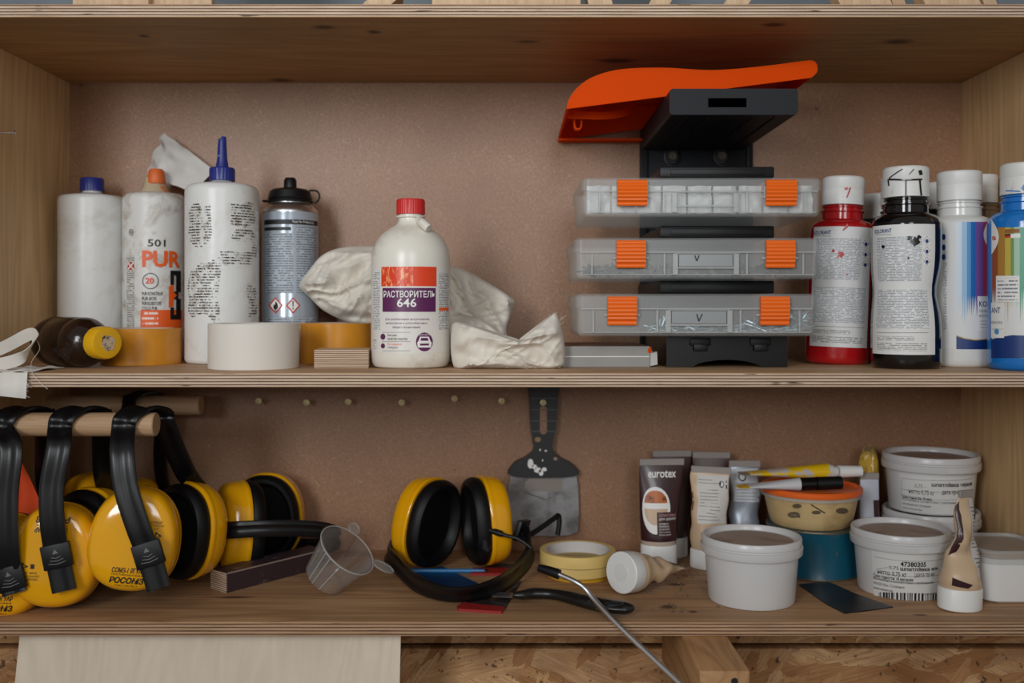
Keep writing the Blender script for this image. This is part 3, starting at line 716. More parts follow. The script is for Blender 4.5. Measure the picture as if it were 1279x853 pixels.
# -- tape rolls
def tape(name, label, x, y, r, ri, z0, h, mats, n_edge=3):
    T = thing(name, label, 'tape', (x, y, z0)); c = Vector((x, y, z0))
    mb = MB(); p = [(ri + .002, 0.0006), (r - .0006, 0), (r, 0.0006), (r, h - .0006), (r - .0006, h), (ri + .002, h)]
    mb.lathe(p, 72, 0, c); mb.f = mb.f[:-2]; mb.m = mb.m[:-2]
    n = 72; b = 0; 
    mb.add([], [], 0); k = len(p) - 1
    for j in range(n): mb.f.append([k * n + j, k * n + (j + 1) % n, (j + 1) % n, j]); mb.m.append(0)
    mb.build('tape_winding', mats[0], T)
    mb = MB(); p = [(ri, 0.0003), (ri + .002, 0.0003), (ri + .002, h - .0003), (ri, h - .0003)]; mb.lathe(p, 72, 0, c); mb.f = mb.f[:-2]; mb.m = mb.m[:-2]
    for j in range(n): mb.f.append([3 * n + j, 3 * n + (j + 1) % n, (j + 1) % n, j]); mb.m.append(0)
    mb.build('core', mats[1], T); return T
tp = P(317.5, 0, 0.09)
tape('masking_tape', 'wide cream masking tape roll in front of the spray can', tp.x, 0.0905, 0.0510, 0.038, ZM, 0.0515, (M['cream_tape'], M['card_core']))
tape('packing_tape', 'tan packing tape roll beside the wooden offcut', -0.220, 0.200, 0.048, 0.037, ZM, 0.050, (M['tan_tape'], M['card_core']))
tape('packing_tape', 'tan packing tape roll behind the amber bottle cap', -0.4570, 0.171, 0.0475, 0.037, ZM, 0.044, (M['tan_tape'], M['card_core']))

# -- small wooden offcut
mb = MB(); q = P(392, 460, 0.075); Mo = Matrix.Translation((q.x, 0.078, ZM)) @ Matrix.Rotation(R_(4), 4, 'Z')
mb.box(0, 0.062, 0, 0.05, 0, 0.0215, 0, 0.0008, 1, M=Mo, mats=(1, 1, 0))
tag(mb.build('wood_offcut', [M['batten'], ply_edge('offcut_edge', 2, 0.0022)], None, (q.x + .03, 0.1, ZM)), 'small pale plywood offcut left of the solvent bottle', 'wood')

# -- linen rag bunched behind the solvent bottle
mb = MB()
fo = lambda A, sc, di, sd: (lambda p: rag_fold(p, A, sc, di, sd))
pillow(mb, [(374, 357), (386, 338), (404, 318), (430, 309), (470, 308), (500, 312), (505, 360), (490, 402), (466, 404), (452, 404), (432, 401), (405, 388), (386, 370)], 0.215, 0.026, 0.02, fo(0.020, 26, R_(35), 1))
pillow(mb, [(470, 330), (540, 330), (575, 335), (608, 352), (640, 373), (641, 384), (633, 408), (630, 428), (590, 440), (520, 440), (480, 440)], 0.225, 0.020, 0.02, fo(0.020, 24, R_(-35), 5), power=0.5)
pillow(mb, [(565, 408), (580, 404), (600, 412), (625, 425), (648, 430), (668, 426), (681, 415), (687, 402), (694, 391), (700, 404), (705, 425), (706, 445), (700, 459), (660, 462.3), (600, 460.5), (568, 459)], 0.085, 0.026, 0.075, fo(0.016, 30, R_(15), 12), power=0.5)
pillow(mb, [(540, 400), (590, 395), (628, 418), (650, 436), (640, 452), (590, 455), (540, 452)], 0.185, 0.02, 0.05, fo(0.016, 26, R_(-30), 15), power=0.5)
for i in range(26):
    t = random.random(); a = P(630 + 75 * t, 456 + random.uniform(-3, 5), 0.055 - .0); mb.tube([a, a + Vector((random.uniform(-.004, .004), -.003, random.uniform(-.003, .002)))], 0.0002, 4)
for i in range(10):
    a = P(random.uniform(686, 702), random.uniform(392, 410), 0.08); mb.tube([a, a + Vector((random.uniform(-.002, .006), -.002, random.uniform(.001, .006)))], 0.0002, 4)
for v in mb.v: v.z = max(v.z, ZM + 0.0004)
tag(mb.build('linen_rag', M['cloth'], None, P(560, 460, 0.15), angle=70), 'crumpled off-white linen rag bunched behind the solvent bottle', 'rag')

# -- solvent bottle
c5 = P(513.5, 0, 0.105); c5.z = ZM; R5 = 0.0460
SB = thing('solvent_bottle', 'white solvent bottle with red cap and orange and purple label', 'bottle', c5)
prof5 = [(0, 0.003), (0.034, 0.002), (0.038, 0), (0.0425, 0.002), (0.0452, 0.007), (R5, 0.014), (R5, 0.120), (0.0457, 0.128), (0.0440, 0.137), (0.0400, 0.1465), (0.0335, 0.1545), (0.0250, 0.1610), (0.0178, 0.1650), (0.0150, 0.1685), (0.0142, 0.171), (0.0142, 0.1735), (0.0172, 0.1742), (0.0172, 0.1758), (0.0140, 0.1765), (0.0138, 0.180), (0, 0.180)]
mb = MB(); mb.lathe(prof5, 72, 0, c5); mb.build('body', M['ivory'], SB)
mb = MB(); ribcap(mb, 0.0164, 0.1778, 0.1955, c5, 144, 36); mb.build('cap', M['red_cap'], SB)
mb = MB(); a = c5 + Vector((0.016, -0.024, 0.166)); mb.tube([c5 + Vector((0.010, -0.012, 0.171)), a, c5 + Vector((0.0235, -0.028, 0.1595))], [0.004, 0.0055, 0.005], 12); mb.build('moulded_lug', M['ivory'], SB)
d = cyl_decal(c5.x, c5.y, ZM, R5)
d.rect(466, 333, 561.5, 441, plain('label_film', srgb(226, 222, 216), 0.3, dirt=(srgb(200, 184, 156), 20, 0.6, 0.2)), 0)
fl = NT('flame_print'); fl.set(Roughness=0.3); uvn = fl.n('ShaderNodeUVMap'); mp = fl.n('ShaderNodeMapping'); mp.inputs['Scale'].default_value = (260, 90, 1); fl.l(uvn.outputs[0], mp.inputs[0])
fl.base(fl.mix(fl.rng(fl.noise(mp.outputs[0], 1, 4, .6, .8), .5, .62), srgb(222, 62, 24), srgb(250, 176, 120)))
d.rect(477, 333, 516.5, 357.5, fl.mat, 1); d.rect(516.5, 333, 545.5, 357.5, M['red_orange_ink'], 1)
d.rect(478.5, 359.5, 544.5, 389.5, M['purple_ink'], 1)
d.text('РАСТВОРИТЕЛЬ', 480, 363, 543.5, 371.5, M['white_ink'], 2, bold=0.012); d.text('646', 496.5, 372.5, 520.5, 383.5, M['white_ink'], 2, bold=0.015)
for i, (t, a, b_) in enumerate((('Для разбавления нитроэмалей,', 482, 537), ('нитролаков и шпатлёвочных', 483, 534), ('общего назначения', 491, 525))): d.text(t, a, 397 + i * 5, b_, 400.6 + i * 5, M['purple_ink'], 2)
for y in (415, 426.5, 438): d.line(478, y, 513, y, 0.5, M['grey_ink'])
d.disc(479, 420.5, 3, 3.8, M['purple_ink']); d.disc(479, 432, 2.6, 3.2, M['purple_ink'])
d.text('Высшее', 485, 417, 496, 420, M['ink']); d.text('качество очистки', 485, 422, 509, 425, M['ink']); d.text('Не содержит', 485, 428.5, 503, 431.8, M['orange_ink']); d.text('толуол', 485, 433, 497, 436, M['ink'])
d.disc(530.5, 427, 10.5, 11.8, M['purple_ink'], 1)
d.poly([(523, 426), (525, 420.5), (536, 420.5), (538, 426), (539.5, 428), (538.5, 434), (522.5, 434), (521.5, 428)], M['white_ink'], 2)
d.poly([(525.5, 425.5), (526.5, 422), (534.5, 422), (535.5, 425.5)], M['purple_ink'], 3); d.rect(525, 429, 536, 431.5, M['purple_ink'], 3)
d.text('ДЛЯ АВТО', 524, 417, 537, 419.6, M['white_ink'], 2)
d.rect(467, 340, 475, 412, M['print'], 1); d.rect(548.5, 341, 560.5, 412, M['print'], 1); d.rect(548.5, 384, 560.5, 388, M['orange_ink'], 2)
d.rect(467, 424, 471, 437, fine_print('code_print', srgb(226, 226, 224), srgb(20, 20, 20), 0.0011, 100, 0.5), 1)
d.build('label', SB)

# -- flat carton
mb = MB(); X0, X1 = P(702, 0, 0.10).x, P(813, 0, 0.10).x
BX = thing('flat_carton', 'flat grey carton with torn orange end, left of the black rack', 'box', ((X0 + X1) / 2, 0.16, ZM))
Mx = Matrix.Translation((X0, 0.10, ZM)) @ Matrix.Rotation(R_(1.5), 4, 'Z')
mb.box(0, X1 - X0, 0, 0.125, 0, 0.0245, 0, 0.0007, 1, M=Mx, mats=(0, 0, 1)); mb.build('carton', [plain('grey_carton', srgb(152, 150, 146), 0.7, var=.06), plain('brown_carton', srgb(150, 116, 96), 0.75, dirt=(srgb(170, 70, 50), 30, .55, .1))], BX)
mb = MB(); mb.box(0.001, X1 - X0 - .001, -0.0004, 0, 0.0118, 0.0128, 0, M=Mx); mb.build('tape_line', M['white_clean'], BX)
mb = MB(); L = X1 - X0; mb.prism([(L, 0.001), (L + .009, 0.003), (L + .0085, .018), (L + .004, .0165), (L, .022)], lambda u, v, e: Vector((u, e, v)), 0.002, 0.03, 0, M=Mx); mb.build('end_flap', plain('flap_carton', srgb(190, 188, 184), .7), BX)
mb = MB(); mb.prism([(L - .003, 0.017), (L + .0015, 0.0165), (L + .0015, .0235), (L - .002, .0225)], lambda u, v, e: Vector((u, e, v)), -0.0006, 0.02, 0, M=Mx); mb.build('orange_sticker', M['orange'], BX)

# ---------------------------------------------------------------- colourant bottles
H_P = 0.2305
def paint_bottle(x, y, col, label, cap_mat='white_cap', R=0.0384, hs=1.0, tilt=(0, 0), dent=0.0, gloss=0.16, rz=0.0, drips=None, labelkind=None, dirt=None):
    c = Vector((x, y, ZM)); Mt = Matrix.Translation(c) @ Matrix.Rotation(R_(tilt[0]), 4, 'Y') @ Matrix.Rotation(R_(tilt[1]), 4, 'X') @ Matrix.Translation(-c)
    T = thing('colourant_bottle', label, 'bottle', c, 'colourant bottles at the right end')
    h = lambda z: z * hs
    def rf(z, a):
        k = 1.0
        if dent:
            g = math.exp(-((z - 0.088) / 0.022) ** 2); k -= dent * g * (0.35 + 0.65 * max(0, math.sin(a)) ** 1.0)
        return k
    n = R / 0.0384
    prof = [(0, .002), (R * .86, 0), (R * .93, .001), (R * .985, .004), (R, .009)] + [(R, .009 + .147 * i / 14 * hs) for i in range(1, 15)] + [(R * .99, h(.164)), (R * .95, h(.170)), (R * .86, h(.1745)), (.026 * n, h(.177)), (.0245 * n, h(.178)), (.0245 * n, h(.186)), (.026 * n, h(.1872)), (.026 * n, h(.1885)), (.0228 * n, h(.189)), (.0228 * n, h(.192)), (.0245 * n, h(.1928)), (.0245 * n, h(.194)), (.022 * n, h(.195)), (.022 * n, h(.2)), (0, h(.2))]
    mb = MB(); mb.lathe(prof, 64, 0, c, Mt, rf); mb.build('body', plain('colourant', col, gloss, coat=0.3, dirt=dirt), T)
    mb = MB(); r = .0252 * n
    mb.lathe([(r * .93, h(.1955)), (r, h(.196)), (r, h(.2125)), (r * .985, h(.2135)), (r * .985, h(.2145)), (r, h(.2155)), (r, h(.2285)), (r * .93, h(.2305)), (0, h(.2305))], 120, 0, c, Mt, lambda z, a: 1 + (0.014 * (math.sin(a * 40) > 0) if h(.1965) < z < h(.2120) else 0))
    cp = mb.build('cap', M[cap_mat], T)
    d = cyl_decal(c.x, c.y, ZM, R, lambda z, a: R * rf(z, a), Mt)
    return T, d, c, Mt, cp, r
def back_label(d, x0, y0, x1, y1, spots):
    """white instruction label with small print"""
    w = x1 - x0
    d.rect(x0, y0, x1, y1, M['paper'], 0); d.text('KOLORANT', x0 + w * .01, y0 + 6, x0 + w * .30, y0 + 11, M['navy_ink'], 2, bold=.02)
    d.line(x0 + w * .02, y0 + 13, x0 + w * .3, y0 + 13, .6, M['grey_ink'])
    d.rect(x0 + 3, y0 + 15, x1 - w * .17, y0 + (y1 - y0) * .44, M['print_dense'], 1); d.rect(x0 + 3, y0 + (y1 - y0) * .50, x1 - w * .06, y0 + (y1 - y0) * .80, M['print_dense'], 1)
    d.line(x0 + 3, y0 + (y1 - y0) * .83, x1 - w * .06, y0 + (y1 - y0) * .83, .6, M['grey_ink'])
    d.rect(x0 + 3, y0 + (y1 - y0) * .86, x1 - w * .3, y0 + (y1 - y0) * .89, M['print'], 1); d.rect(x0 + 3, y0 + (y1 - y0) * .91, x1 - w * .08, y0 + (y1 - y0) * .97, M['print'], 1)
    for i in range(3):
        cx, cy = x1 - w * .085, y0 + 20 + i * 13
        d.rect(cx - 4, cy - 5, cx + 4, cy + 5, M['white_ink'], 1); d.ring(cx, cy, 4.2, 5.2, .5, M['navy_ink'], 2, 4); d.disc(cx, cy + 1, 1.8, 2.4, M['navy_ink'], 3, 8)
    for (sx_, sy, r, m) in spots:
        pts = []
        for i in range(14):
            a = 2 * math.pi * i / 14; q = r * (0.7 + 0.6 * abs(mnoise.noise(Vector((math.cos(a) * 1.7 + sx_, math.sin(a) * 1.7, sy)))) * 2); pts.append((sx_ + q * math.cos(a), sy + q * math.sin(a) * .9))
        d.poly(pts, m, 4)
def cap_drips(T, c, Mt, r, m, runs):
    dd = cyl_decal(c.x, c.y, ZM, r * 1.012, None, Mt)
    for (pts, w) in runs:
        for a, b in zip(pts, pts[1:]): dd.line(a[0], a[1], b[0], b[1], w, m, 3)
    dd.build('paint_drip', T)
RED = plain('red_paint', srgb(180, 26, 30), .3); BLK = plain('black_paint', srgb(16, 15, 16), .25); BLU = plain('blue_paint', srgb(24, 120, 200), .3)
T, d, c, Mt, cp, r = paint_bottle(0.4035, 0.18, srgb(176, 24, 28), 'red colourant bottle with white instruction label beside the organizer cases', tilt=(2.2, 0))
back_label(d, 1011, 283, 1082, 434, [(1046, 318, 4, RED), (1036, 314, 2.2, RED), (1042, 322, 1.6, RED), (1054, 343, 1.2, RED)]); d.build('label', T)
dl = cyl_decal(c.x, c.y, ZM, 0.0384, None, Mt); dl.poly([(1046, 288), (1052, 279), (1053, 284), (1048, 288)], RED, 5); dl.build('paint_drip', T)
cap_drips(cp, c, Mt, r, RED, [([(1050, 247), (1053, 238), (1054, 234)], 1.6), ([(1047, 236), (1051, 235)], 3)])
T, d, c, Mt, cp, r = paint_bottle(0.4550, 0.093, srgb(15, 13, 13), 'black colourant bottle with pinched waist and white instruction label', dent=0.17, gloss=.1)
back_label(d, 1093, 280, 1164, 443, [(1144, 302, 6, BLK), (1137, 297, 3, BLK), (1148, 296, 2.6, BLK), (1104, 308, 2.4, BLK), (1135, 322, 1.5, BLK)]); d.build('label', T)
cap_drips(cp, c, Mt, r, BLK, [([(1111, 223), (1128, 211)], 1.2), ([(1111, 224), (1133, 225), (1152, 224)], 2.0), ([(1132, 225), (1132, 246)], 1.6), ([(1149, 224), (1150, 236), (1151, 244)], 2.2), ([(1136, 218), (1142, 211)], 1), ([(1148, 216), (1152, 215)], 6), ([(1111, 232), (1110, 224)], 1.6)])
T, d, c, Mt, cp, r = paint_bottle(0.5335, 0.13, srgb(226, 226, 222), 'white colourant bottle with blue to purple striped label', 'white_clean', gloss=.2)
bl = [plain('stripe_%d' % i, q, .35) for i, q in enumerate((srgb(206, 220, 232), srgb(150, 190, 222), srgb(84, 150, 206), srgb(28, 104, 176), srgb(118, 84, 158), srgb(176, 64, 92), srgb(200, 70, 60)))]
def stripes(d, xs, mats, y0, yb, seed):
    for i in range(len(mats)):
        x0, x1 = xs[i], xs[i + 1]; n = 3; pts = [(x0, y0), (x1, y0)]
        for k in range(n):
            xa = x1 - (x1 - x0) * k / n; xb = x1 - (x1 - x0) * (k + .5) / n; e = 26 * abs(mnoise.noise(Vector((i * 1.7 + seed, k * 2.1, 0)))) * 2
            pts += [(xa, yb - 16), (xb, yb + e)]
        pts.append((x0, yb - 16)); d.poly(pts, mats[i], 1)
d.rect(1178, 277, 1236, 436, M['paper'], 0)
stripes(d, [1195, 1202, 1208, 1213, 1219, 1228, 1233, 1236], bl, 277, 385, 3)
d.poly([(1195, 419.5), (1205, 423), (1218, 425), (1230, 424), (1236, 422), (1236, 436), (1195, 436)], M['navy_ink'], 2)
d.poly([(1195, 418.5), (1205, 422), (1218, 424), (1230, 423), (1236, 421), (1236, 422.3), (1230, 424.3), (1218, 425.3), (1205, 423.3), (1195, 419.8)], plain('gold_ink', srgb(190, 160, 80), .4), 3)
d.poly([(1221, 370), (1236, 370), (1236, 413), (1221, 413)], M['white_ink'], 3); d.text('KOL', 1223, 376, 1235, 383, M['navy_ink'], 4, bold=.01); d.text('ПОЛИМ', 1223, 387, 1235.5, 390, M['navy_ink'], 4); d.text('КОЛЕР', 1223, 393, 1235.5, 396, M['navy_ink'], 4)
for y in (401, 405, 409): d.line(1224, y, 1235, y, .5, M['grey_ink'], 4)
d.poly([(1236.6, 273 + 40 * i / 14) for i in range(15)] + [(1236.6 - 8 * math.sin(math.pi * i / 14), 313 - 40 * i / 14) for i in range(1, 14)], M['white_ink'], 3); d.text('Al', 1232.5, 284.5, 1236.2, 291, M['red_ink'], 4, bold=.03)
d.rect(1179, 312, 1183, 412, M['print'], 1)
for y in (296, 309, 321): d.disc(1179.5, y, 2.2, 4, M['navy_ink'], 2, 10)
d.build('label', T)
T, d, c, Mt, cp, r = paint_bottle(0.5762, 0.062, srgb(22, 116, 196), 'bright blue colourant bottle with striped label against the side panel', dirt=None)
d.rect(1240, 284, 1290, 447, M['paper'], 0)
yl = [plain('stripe_b%d' % i, q, .35) for i, q in enumerate((srgb(158, 84, 48), srgb(176, 128, 56), srgb(196, 178, 72), srgb(120, 150, 96), srgb(170, 204, 176), srgb(64, 158, 124), srgb(40, 130, 120)))]
stripes(d, [1240, 1247, 1256, 1263, 1267, 1274, 1281, 1290], yl, 284, 375, 9)
d.poly([(1239, 424), (1250, 421), (1265, 418.5), (1280, 419), (1290, 420), (1290, 447), (1239, 447)], M['navy_ink'], 2)
d.poly([(1239, 378), (1255, 378), (1255, 422), (1239, 422)], M['white_ink'], 3); d.text('ANT', 1239.5, 384, 1250.5, 391, M['navy_ink'], 4, bold=.01); d.text('КРАСКА', 1239.5, 401, 1253, 404.5, M['navy_ink'], 4); d.disc(1246, 414, 3, 4, bl[2], 4, 7); d.line(1240, 411, 1254, 411, .4, M['grey_ink'], 4)
d.poly([(1245, 344.5), (1274, 344.5), (1274, 377), (1245, 377)], M['white_ink'], 3); d.rect(1247, 347, 1272, 375, fine_print('blue_print', srgb(238, 236, 232), srgb(30, 50, 100), 0.0042, 520, .4), 4)
d.poly([(1239.5, 274 + 44 * i / 14) for i in range(15)] + [(1239.5 + 9 * math.sin(math.pi * i / 14), 318 - 44 * i / 14) for i in range(1, 14)], M['white_ink'], 3); d.text('na', 1240.5, 295, 1245, 300, M['red_ink'], 4, bold=.03)
d.rect(1256, 286, 1274, 291, plain('amber_ink', srgb(150, 96, 40), .4), 2); d.rect(1256, 292, 1263, 297, M['red_ink'], 2); d.rect(1256, 292, 1263, 294, M['ink'], 3); d.rect(1263, 292, 1275, 297, M['white_ink'], 2)
d.build('label', T)
cap_drips(cp, c, Mt, r, BLU, [([(1278, 232), (1283, 236)], 8), ([(1257, 238), (1275, 239)], 1.2)])
T, d, c, Mt, cp, r = paint_bottle(0.489, 0.262, srgb(28, 74, 84), 'colourant bottle with purple and blue label behind the red and black ones', hs=.95, R=0.0380)
d.rect(1072, 300, 1095, 440, M['paper'], 0); stripes(d, [1075, 1082, 1088, 1092, 1096], bl[2:6], 300, 400, 5); d.rect(1075, 425, 1096, 440, M['navy_ink'], 2); d.build('label', T)
paint_bottle(0.484, 0.178, srgb(30, 52, 44), 'dark green colourant bottle hidden behind the black one', R=0.038)
paint_bottle(0.5675, 0.256, srgb(26, 20, 20), 'dark colourant bottle behind the gap between black and white ones', R=0.0382, cap_mat='white_cap', hs=1.01)
paint_bottle(0.5855, 0.186, srgb(150, 128, 100), 'small pale colourant bottle with grey cap behind the white and blue ones', R=0.0300, hs=1.015)

# ================================================================ organizer rack, cases and orange tray
RK = thing('organizer_rack', 'black plastic rack on the back panel holding three clear cases', 'rack', (0.25, 0.28, ZM))
rx0, rx1 = 0.1752, 0.3180
mb = MB(); mb.box(rx0, 0.329, 0.300, YB - .0005, ZM, CZ + 0.2225, 0, 0.0015)
mb.box(rx0 + .004, rx0 + .010, 0.296, 0.300, ZM, CZ + .2215, 0, .001); mb.box(.319, .325, 0.296, 0.300, ZM, CZ + .2215, 0, .001)
bp = mb.build('back_plate', M['navy'], RK)
for x in (840, 902):
    q = P(x, 195, 0.298); Mq = Matrix.Translation((q.x, 0.2995, q.z)) @ Matrix.Rotation(R_(90), 4, 'X')
    mb = MB(); mb.lathe([(0.0115, 0), (0.0115, .003), (0.0095, .0035), (0.0085, .001), (0, .001)], 28, 0, M=Mq @ Matrix.Scale(1.25, 4, (0, 1, 0))); b_ = mb.build('screw_boss', M['black'], bp)
    mb = MB(); mb.lathe([(0, .0020), (.0022, .0012), (.0056, .0020), (.0060, .0016), (.0060, 0.001), (0, .001)], 16, 0, M=Mq); mb.build('screw_head', plain('dull_steel', srgb(84, 78, 66), .5, .6), bp)
# hood: hollow box with a slot in the front
z0, z1, y0, y1 = CZ + 0.2125, CZ + 0.2415, 0.05, 0.30; t = .003
s0, s1, w0, w1 = P(885, 0, y0).x, P(933, 0, y0).x, P(0, 134, y0).z, P(0, 122.5, y0).z
mb = MB()
hole = [(s0, w0), (s1, w0), (s1, w1), (s0, w1)]; outer = [(a + (rx0 + rx1) / 2, b + (z0 + z1) / 2) for a, b in rrect(rx1 - rx0, z1 - z0, .004, 4)]
# front plate with hole: four bands between outline quarter and the hole corners
oc = outer; q = len(oc) // 4
order = [2, 3, 0, 1]  # hole corners matching rrect quadrant order (+,+),( -,+),(-,-),(+,-)
hc = [(s1, w1), (s0, w1), (s0, w0), (s1, w0)]
for yy in (y0, y0 + t):
    vs = [Vector((a, yy, b)) for a, b in oc] + [Vector((a, yy, b)) for a, b in hc]; fs = []
    N = len(oc)
    for k in range(4):
        for i in range(q - 1): fs.append((k * q + i, k * q + i + 1, N + k))
        fs.append((k * q + q - 1, ((k + 1) * q) % N, N + (k + 1) % 4, N + k))
    mb.add(vs, fs)
for k in range(4):
    a, b = hc[k], hc[(k + 1) % 4]; mb.add([Vector((a[0], y0, a[1])), Vector((b[0], y0, b[1])), Vector((b[0], y0 + t, b[1])), Vector((a[0], y0 + t, a[1]))], [(0, 1, 2, 3)])
mb.loft([[Vector((a, y, b)) for a, b in oc] for y in (y0, 0.1, 0.2, y1)], 0, False, False)
inn = [(a + (rx0 + rx1) / 2, b + (z0 + z1) / 2) for a, b in rrect(rx1 - rx0 - 2 * t, z1 - z0 - 2 * t, .002, 4)]
mb.loft([[Vector((a, y, b)) for a, b in inn] for y in (y0 + t, y1)], 0, False, False)
mb.build('hood', M['navy'], RK)
mb = MB()
for i in range(5): x = rx0 + .02 + i * .025; mb.box(x, x + .0018, y0 + .015, y1 - .02, z0 - .0012, z0, 0)
mb.build('hood_ribs', M['navy'], RK)
for (ya, yb_) in ((208, 222), (282, 297), (350.5, 366.5)):
    za, zb2 = CZ + (382 - yb_) * kk(.1), CZ + (382 - ya) * kk(.1)
    mb = MB(); mb.box(P(825, 0, .1).x, P(968, 0, .1).x, 0.10, 0.302, za, zb2, 0, 0.002); mb.box(P(825, 0, .1).x + .012, P(968, 0, .1).x - .012, 0.0985, 0.10, za + .003, zb2 - .003, 0, 0.0005); mb.build('support_arm', M['black'], RK)
# foot with arched lower edge and two clips
zf = CZ - 0.0343
xa, xb = P(833, 0, .1).x, P(984, 0, .1).x; H = zf - ZM
pts = [(xa, ZM + .0005), (xa, zf), (xb, zf), (xb, ZM + .0005), (xb - .016, ZM + .0005)]
for i in range(13):
    s_ = i / 12; x = xb - .03 - (xb - xa - .06) * s_; pts.append((x, ZM + .0005 + H * .22 * math.sin(math.pi * s_) ** .6))
pts.append((xa + .016, ZM + .0005))
mb = MB(); mb.prism(pts, lambda u, v, e: Vector((u, e, v)), 0.10, 0.30); ft = mb.build('foot', M['black_gloss'], RK)
for x in (875, 950):
    q = P(x, 432, .1); mb = MB(); mb.box(q.x - .012, q.x + .012, .0965, .1, zf - .012, zf - .003, 0, .001); mb.box(q.x - .008, q.x + .008, .095, .0965, zf - .018, zf - .010, 0, .001); mb.build('clip', M['black'], ft)

def screw_pile(name, label, x0, x1, y0, y1, z0, n, mat, zspread, L=0.016):
    mb = MB()
    for i in range(n):
        p = Vector((random.uniform(x0 + .012, x1 - .012), random.uniform(y0 + .012, y1 - .012) if i % 2 else random.uniform(y0 + .003, y0 + .012), z0 + .003 + random.uniform(0, zspread)))
        d = Vector((random.uniform(-1, 1), random.uniform(-1, 1) * (.2 if i % 2 == 0 else 1), random.uniform(-.3, .3))).normalized(); L_ = L * random.uniform(.7, 1.1)
        if p.z + d.z * L_ < z0 + .001: d.z = abs(d.z)
        if p.y + d.y * L_ < y0 + .002: d.y = abs(d.y)
        Mq = Matrix.Translation(p) @ d.to_track_quat('Z', 'Y').to_matrix().to_4x4()
        mb.lathe([(0, 0), (.0036, .0003), (.0016, .0022), (.0012, .003), (.0012, L_ * .8), (0, L_)], 6, 0, M=Mq)
    o = mb.build(name, mat, None, ((x0 + x1) / 2, (y0 + y1) / 2, z0)); tag(o, label, 'screws', None, 'stuff')

def case(label, xa, xb, za, zb2, lat, handle_text, tilt=0.0):
    """clear organizer case; lat = pixel spans of its latches"""
    y0, y1 = 0.05, 0.225; c = Vector(((xa + xb) / 2, (y0 + y1) / 2, za)); H = zb2 - za; W = xb - xa; D = y1 - y0
    T = thing('organizer_case', label, 'case', c, 'clear organizer cases on the black rack')
    zs = za + H * .66
    def shell(name, zl, zh, g, open_top, mat, fl):
        ol = lambda e: [(c.x + a, c.y + b) for a, b in rrect(W - 2 * e, D - 2 * e, max(.001, .010 - e), 5)]
        mb = MB(); tk = .0018
        o = [[Vector((a, b, z)) for a, b in ol(e)] for e, z in ((g + .0035 if open_top else g, zl), (g, zl + .004) if open_top else (g, zl + .001), (g, zh - (.001 if open_top else .003)), (g if open_top else g + .003, zh))]
        i = [[Vector((a, b, z)) for a, b in ol(e)] for e, z in ((g + tk, zh if open_top else zl), (g + tk, zl + tk if open_top else zh - tk))]
        n = len(o[0])
        if open_top: mb.loft(o + i, 0, True, True)
        else: mb.loft(list(reversed(o)) + i, 0, True, True)
        return mb.build(name, mat, T)
    shell('tray', za, zs, .002, True, M['frost'], 0); shell('lid', zs + .0003, zb2, 0, False, M['frost'], 0)
    # frosted ribs on the front: rim line, frame of the handle recess, corner posts
    def fx(x): return P(x, 0, y0).x
    hx0, hx1 = fx(lat[2]), fx(lat[3])
    def bar(n, x0, x1, z0, z1, p=.0022): mb = MB(); mb.box(x0, x1, y0 - p + .002, y0 + .0022, z0, z1, 0, .0006, 1); mb.build(n, M['frost_rim'], T)
    bar('rim', xa + .006, xb - .006, zs - .0016, zs + .0004, .0030)
    bar('rim', xa + .008, xb - .008, za + .0035, za + .0050, .0022)
    for x in (hx0, hx1): bar('rib', x - .003, x + .003, za + .004, zs - .002, .0040)
    for x in (hx0 - .012, hx1 + .012): bar('rib', x - .0012, x + .0012, za + .004, zs - .002, .0030)
    bar('handle_bar', hx0, hx1, za + H * .24, za + H * .29, .0035); bar('handle_bar', hx0, hx1, za + H * .60, za + H * .63, .0030)
    for x in (xa + .020, xb - .020): bar('rib', x - .001, x + .001, za + .004, zs - .002, .0028)
    for (l0, l1) in (lat[0], lat[1]):
        x0, x1 = fx(l0), fx(l1); mb = MB()
        zt, zl = zb2 - .003, za + H * .26; n = 7; pr = []
        for k in range(n * 4 + 1):
            s_ = k / (n * 4); z = zt + (zl - zt) * s_; bow = .0035 * math.sin(math.pi * min(1, s_ * 1.15 + .05)) ** .5; pr.append((z, y0 - .0035 - bow - .0011 * abs(math.sin(s_ * n * math.pi))))
        poly = [(z, y) for z, y in pr] + [(zl, y0 - .001), (zt, y0 - .001)]
        mb.prism(poly, lambda z, y, x: Vector((x, y, z)), x0, x1); la = mb.build('latch', M['latch'], T)
        mb = MB(); mb.tube([(x0 - .004, y0 - .0015, za + H * .50), (x1 + .004, y0 - .0015, za + H * .50)], .0014, 8); mb.build('hinge_pin', M['frost_rim'], la)
    if handle_text is not None:
        mb = MB(); mb.box(hx0 + .004, hx1 - .004, y0 - .0008, y0 + .0003, za + H * .30, za + H * .59, 0); pl = mb.build('recess_plate', plain('recess_plastic', srgb(142, 145, 146), .25), T)
        if handle_text:
            d = Decal(lambda u, v, o: Vector((u, y0 - .0012 - o, v)), lambda x, y: (P(x, y, y0).x, P(x, y, y0).z)); d.line(*handle_text[0], 1.3, M['ink']); d.line(*handle_text[1], 1.3, M['ink']); d.build('marker_letter', pl)
    return c, za
z3 = CZ - .0338; z2 = CZ + .0303; z1c = CZ + .0997
case('top clear organizer case holding white packets', .0772, .3465, z1c, CZ + .1428, ((771, 808), (956, 994), 843, 920), None)
case('middle clear organizer case with small letter, dark screws inside', .0690, .3440, z2, CZ + .0757, ((770, 806), (956, 992), 844, 920), ((868, 319, 870.5, 326), (870.5, 326, 873.5, 319)))
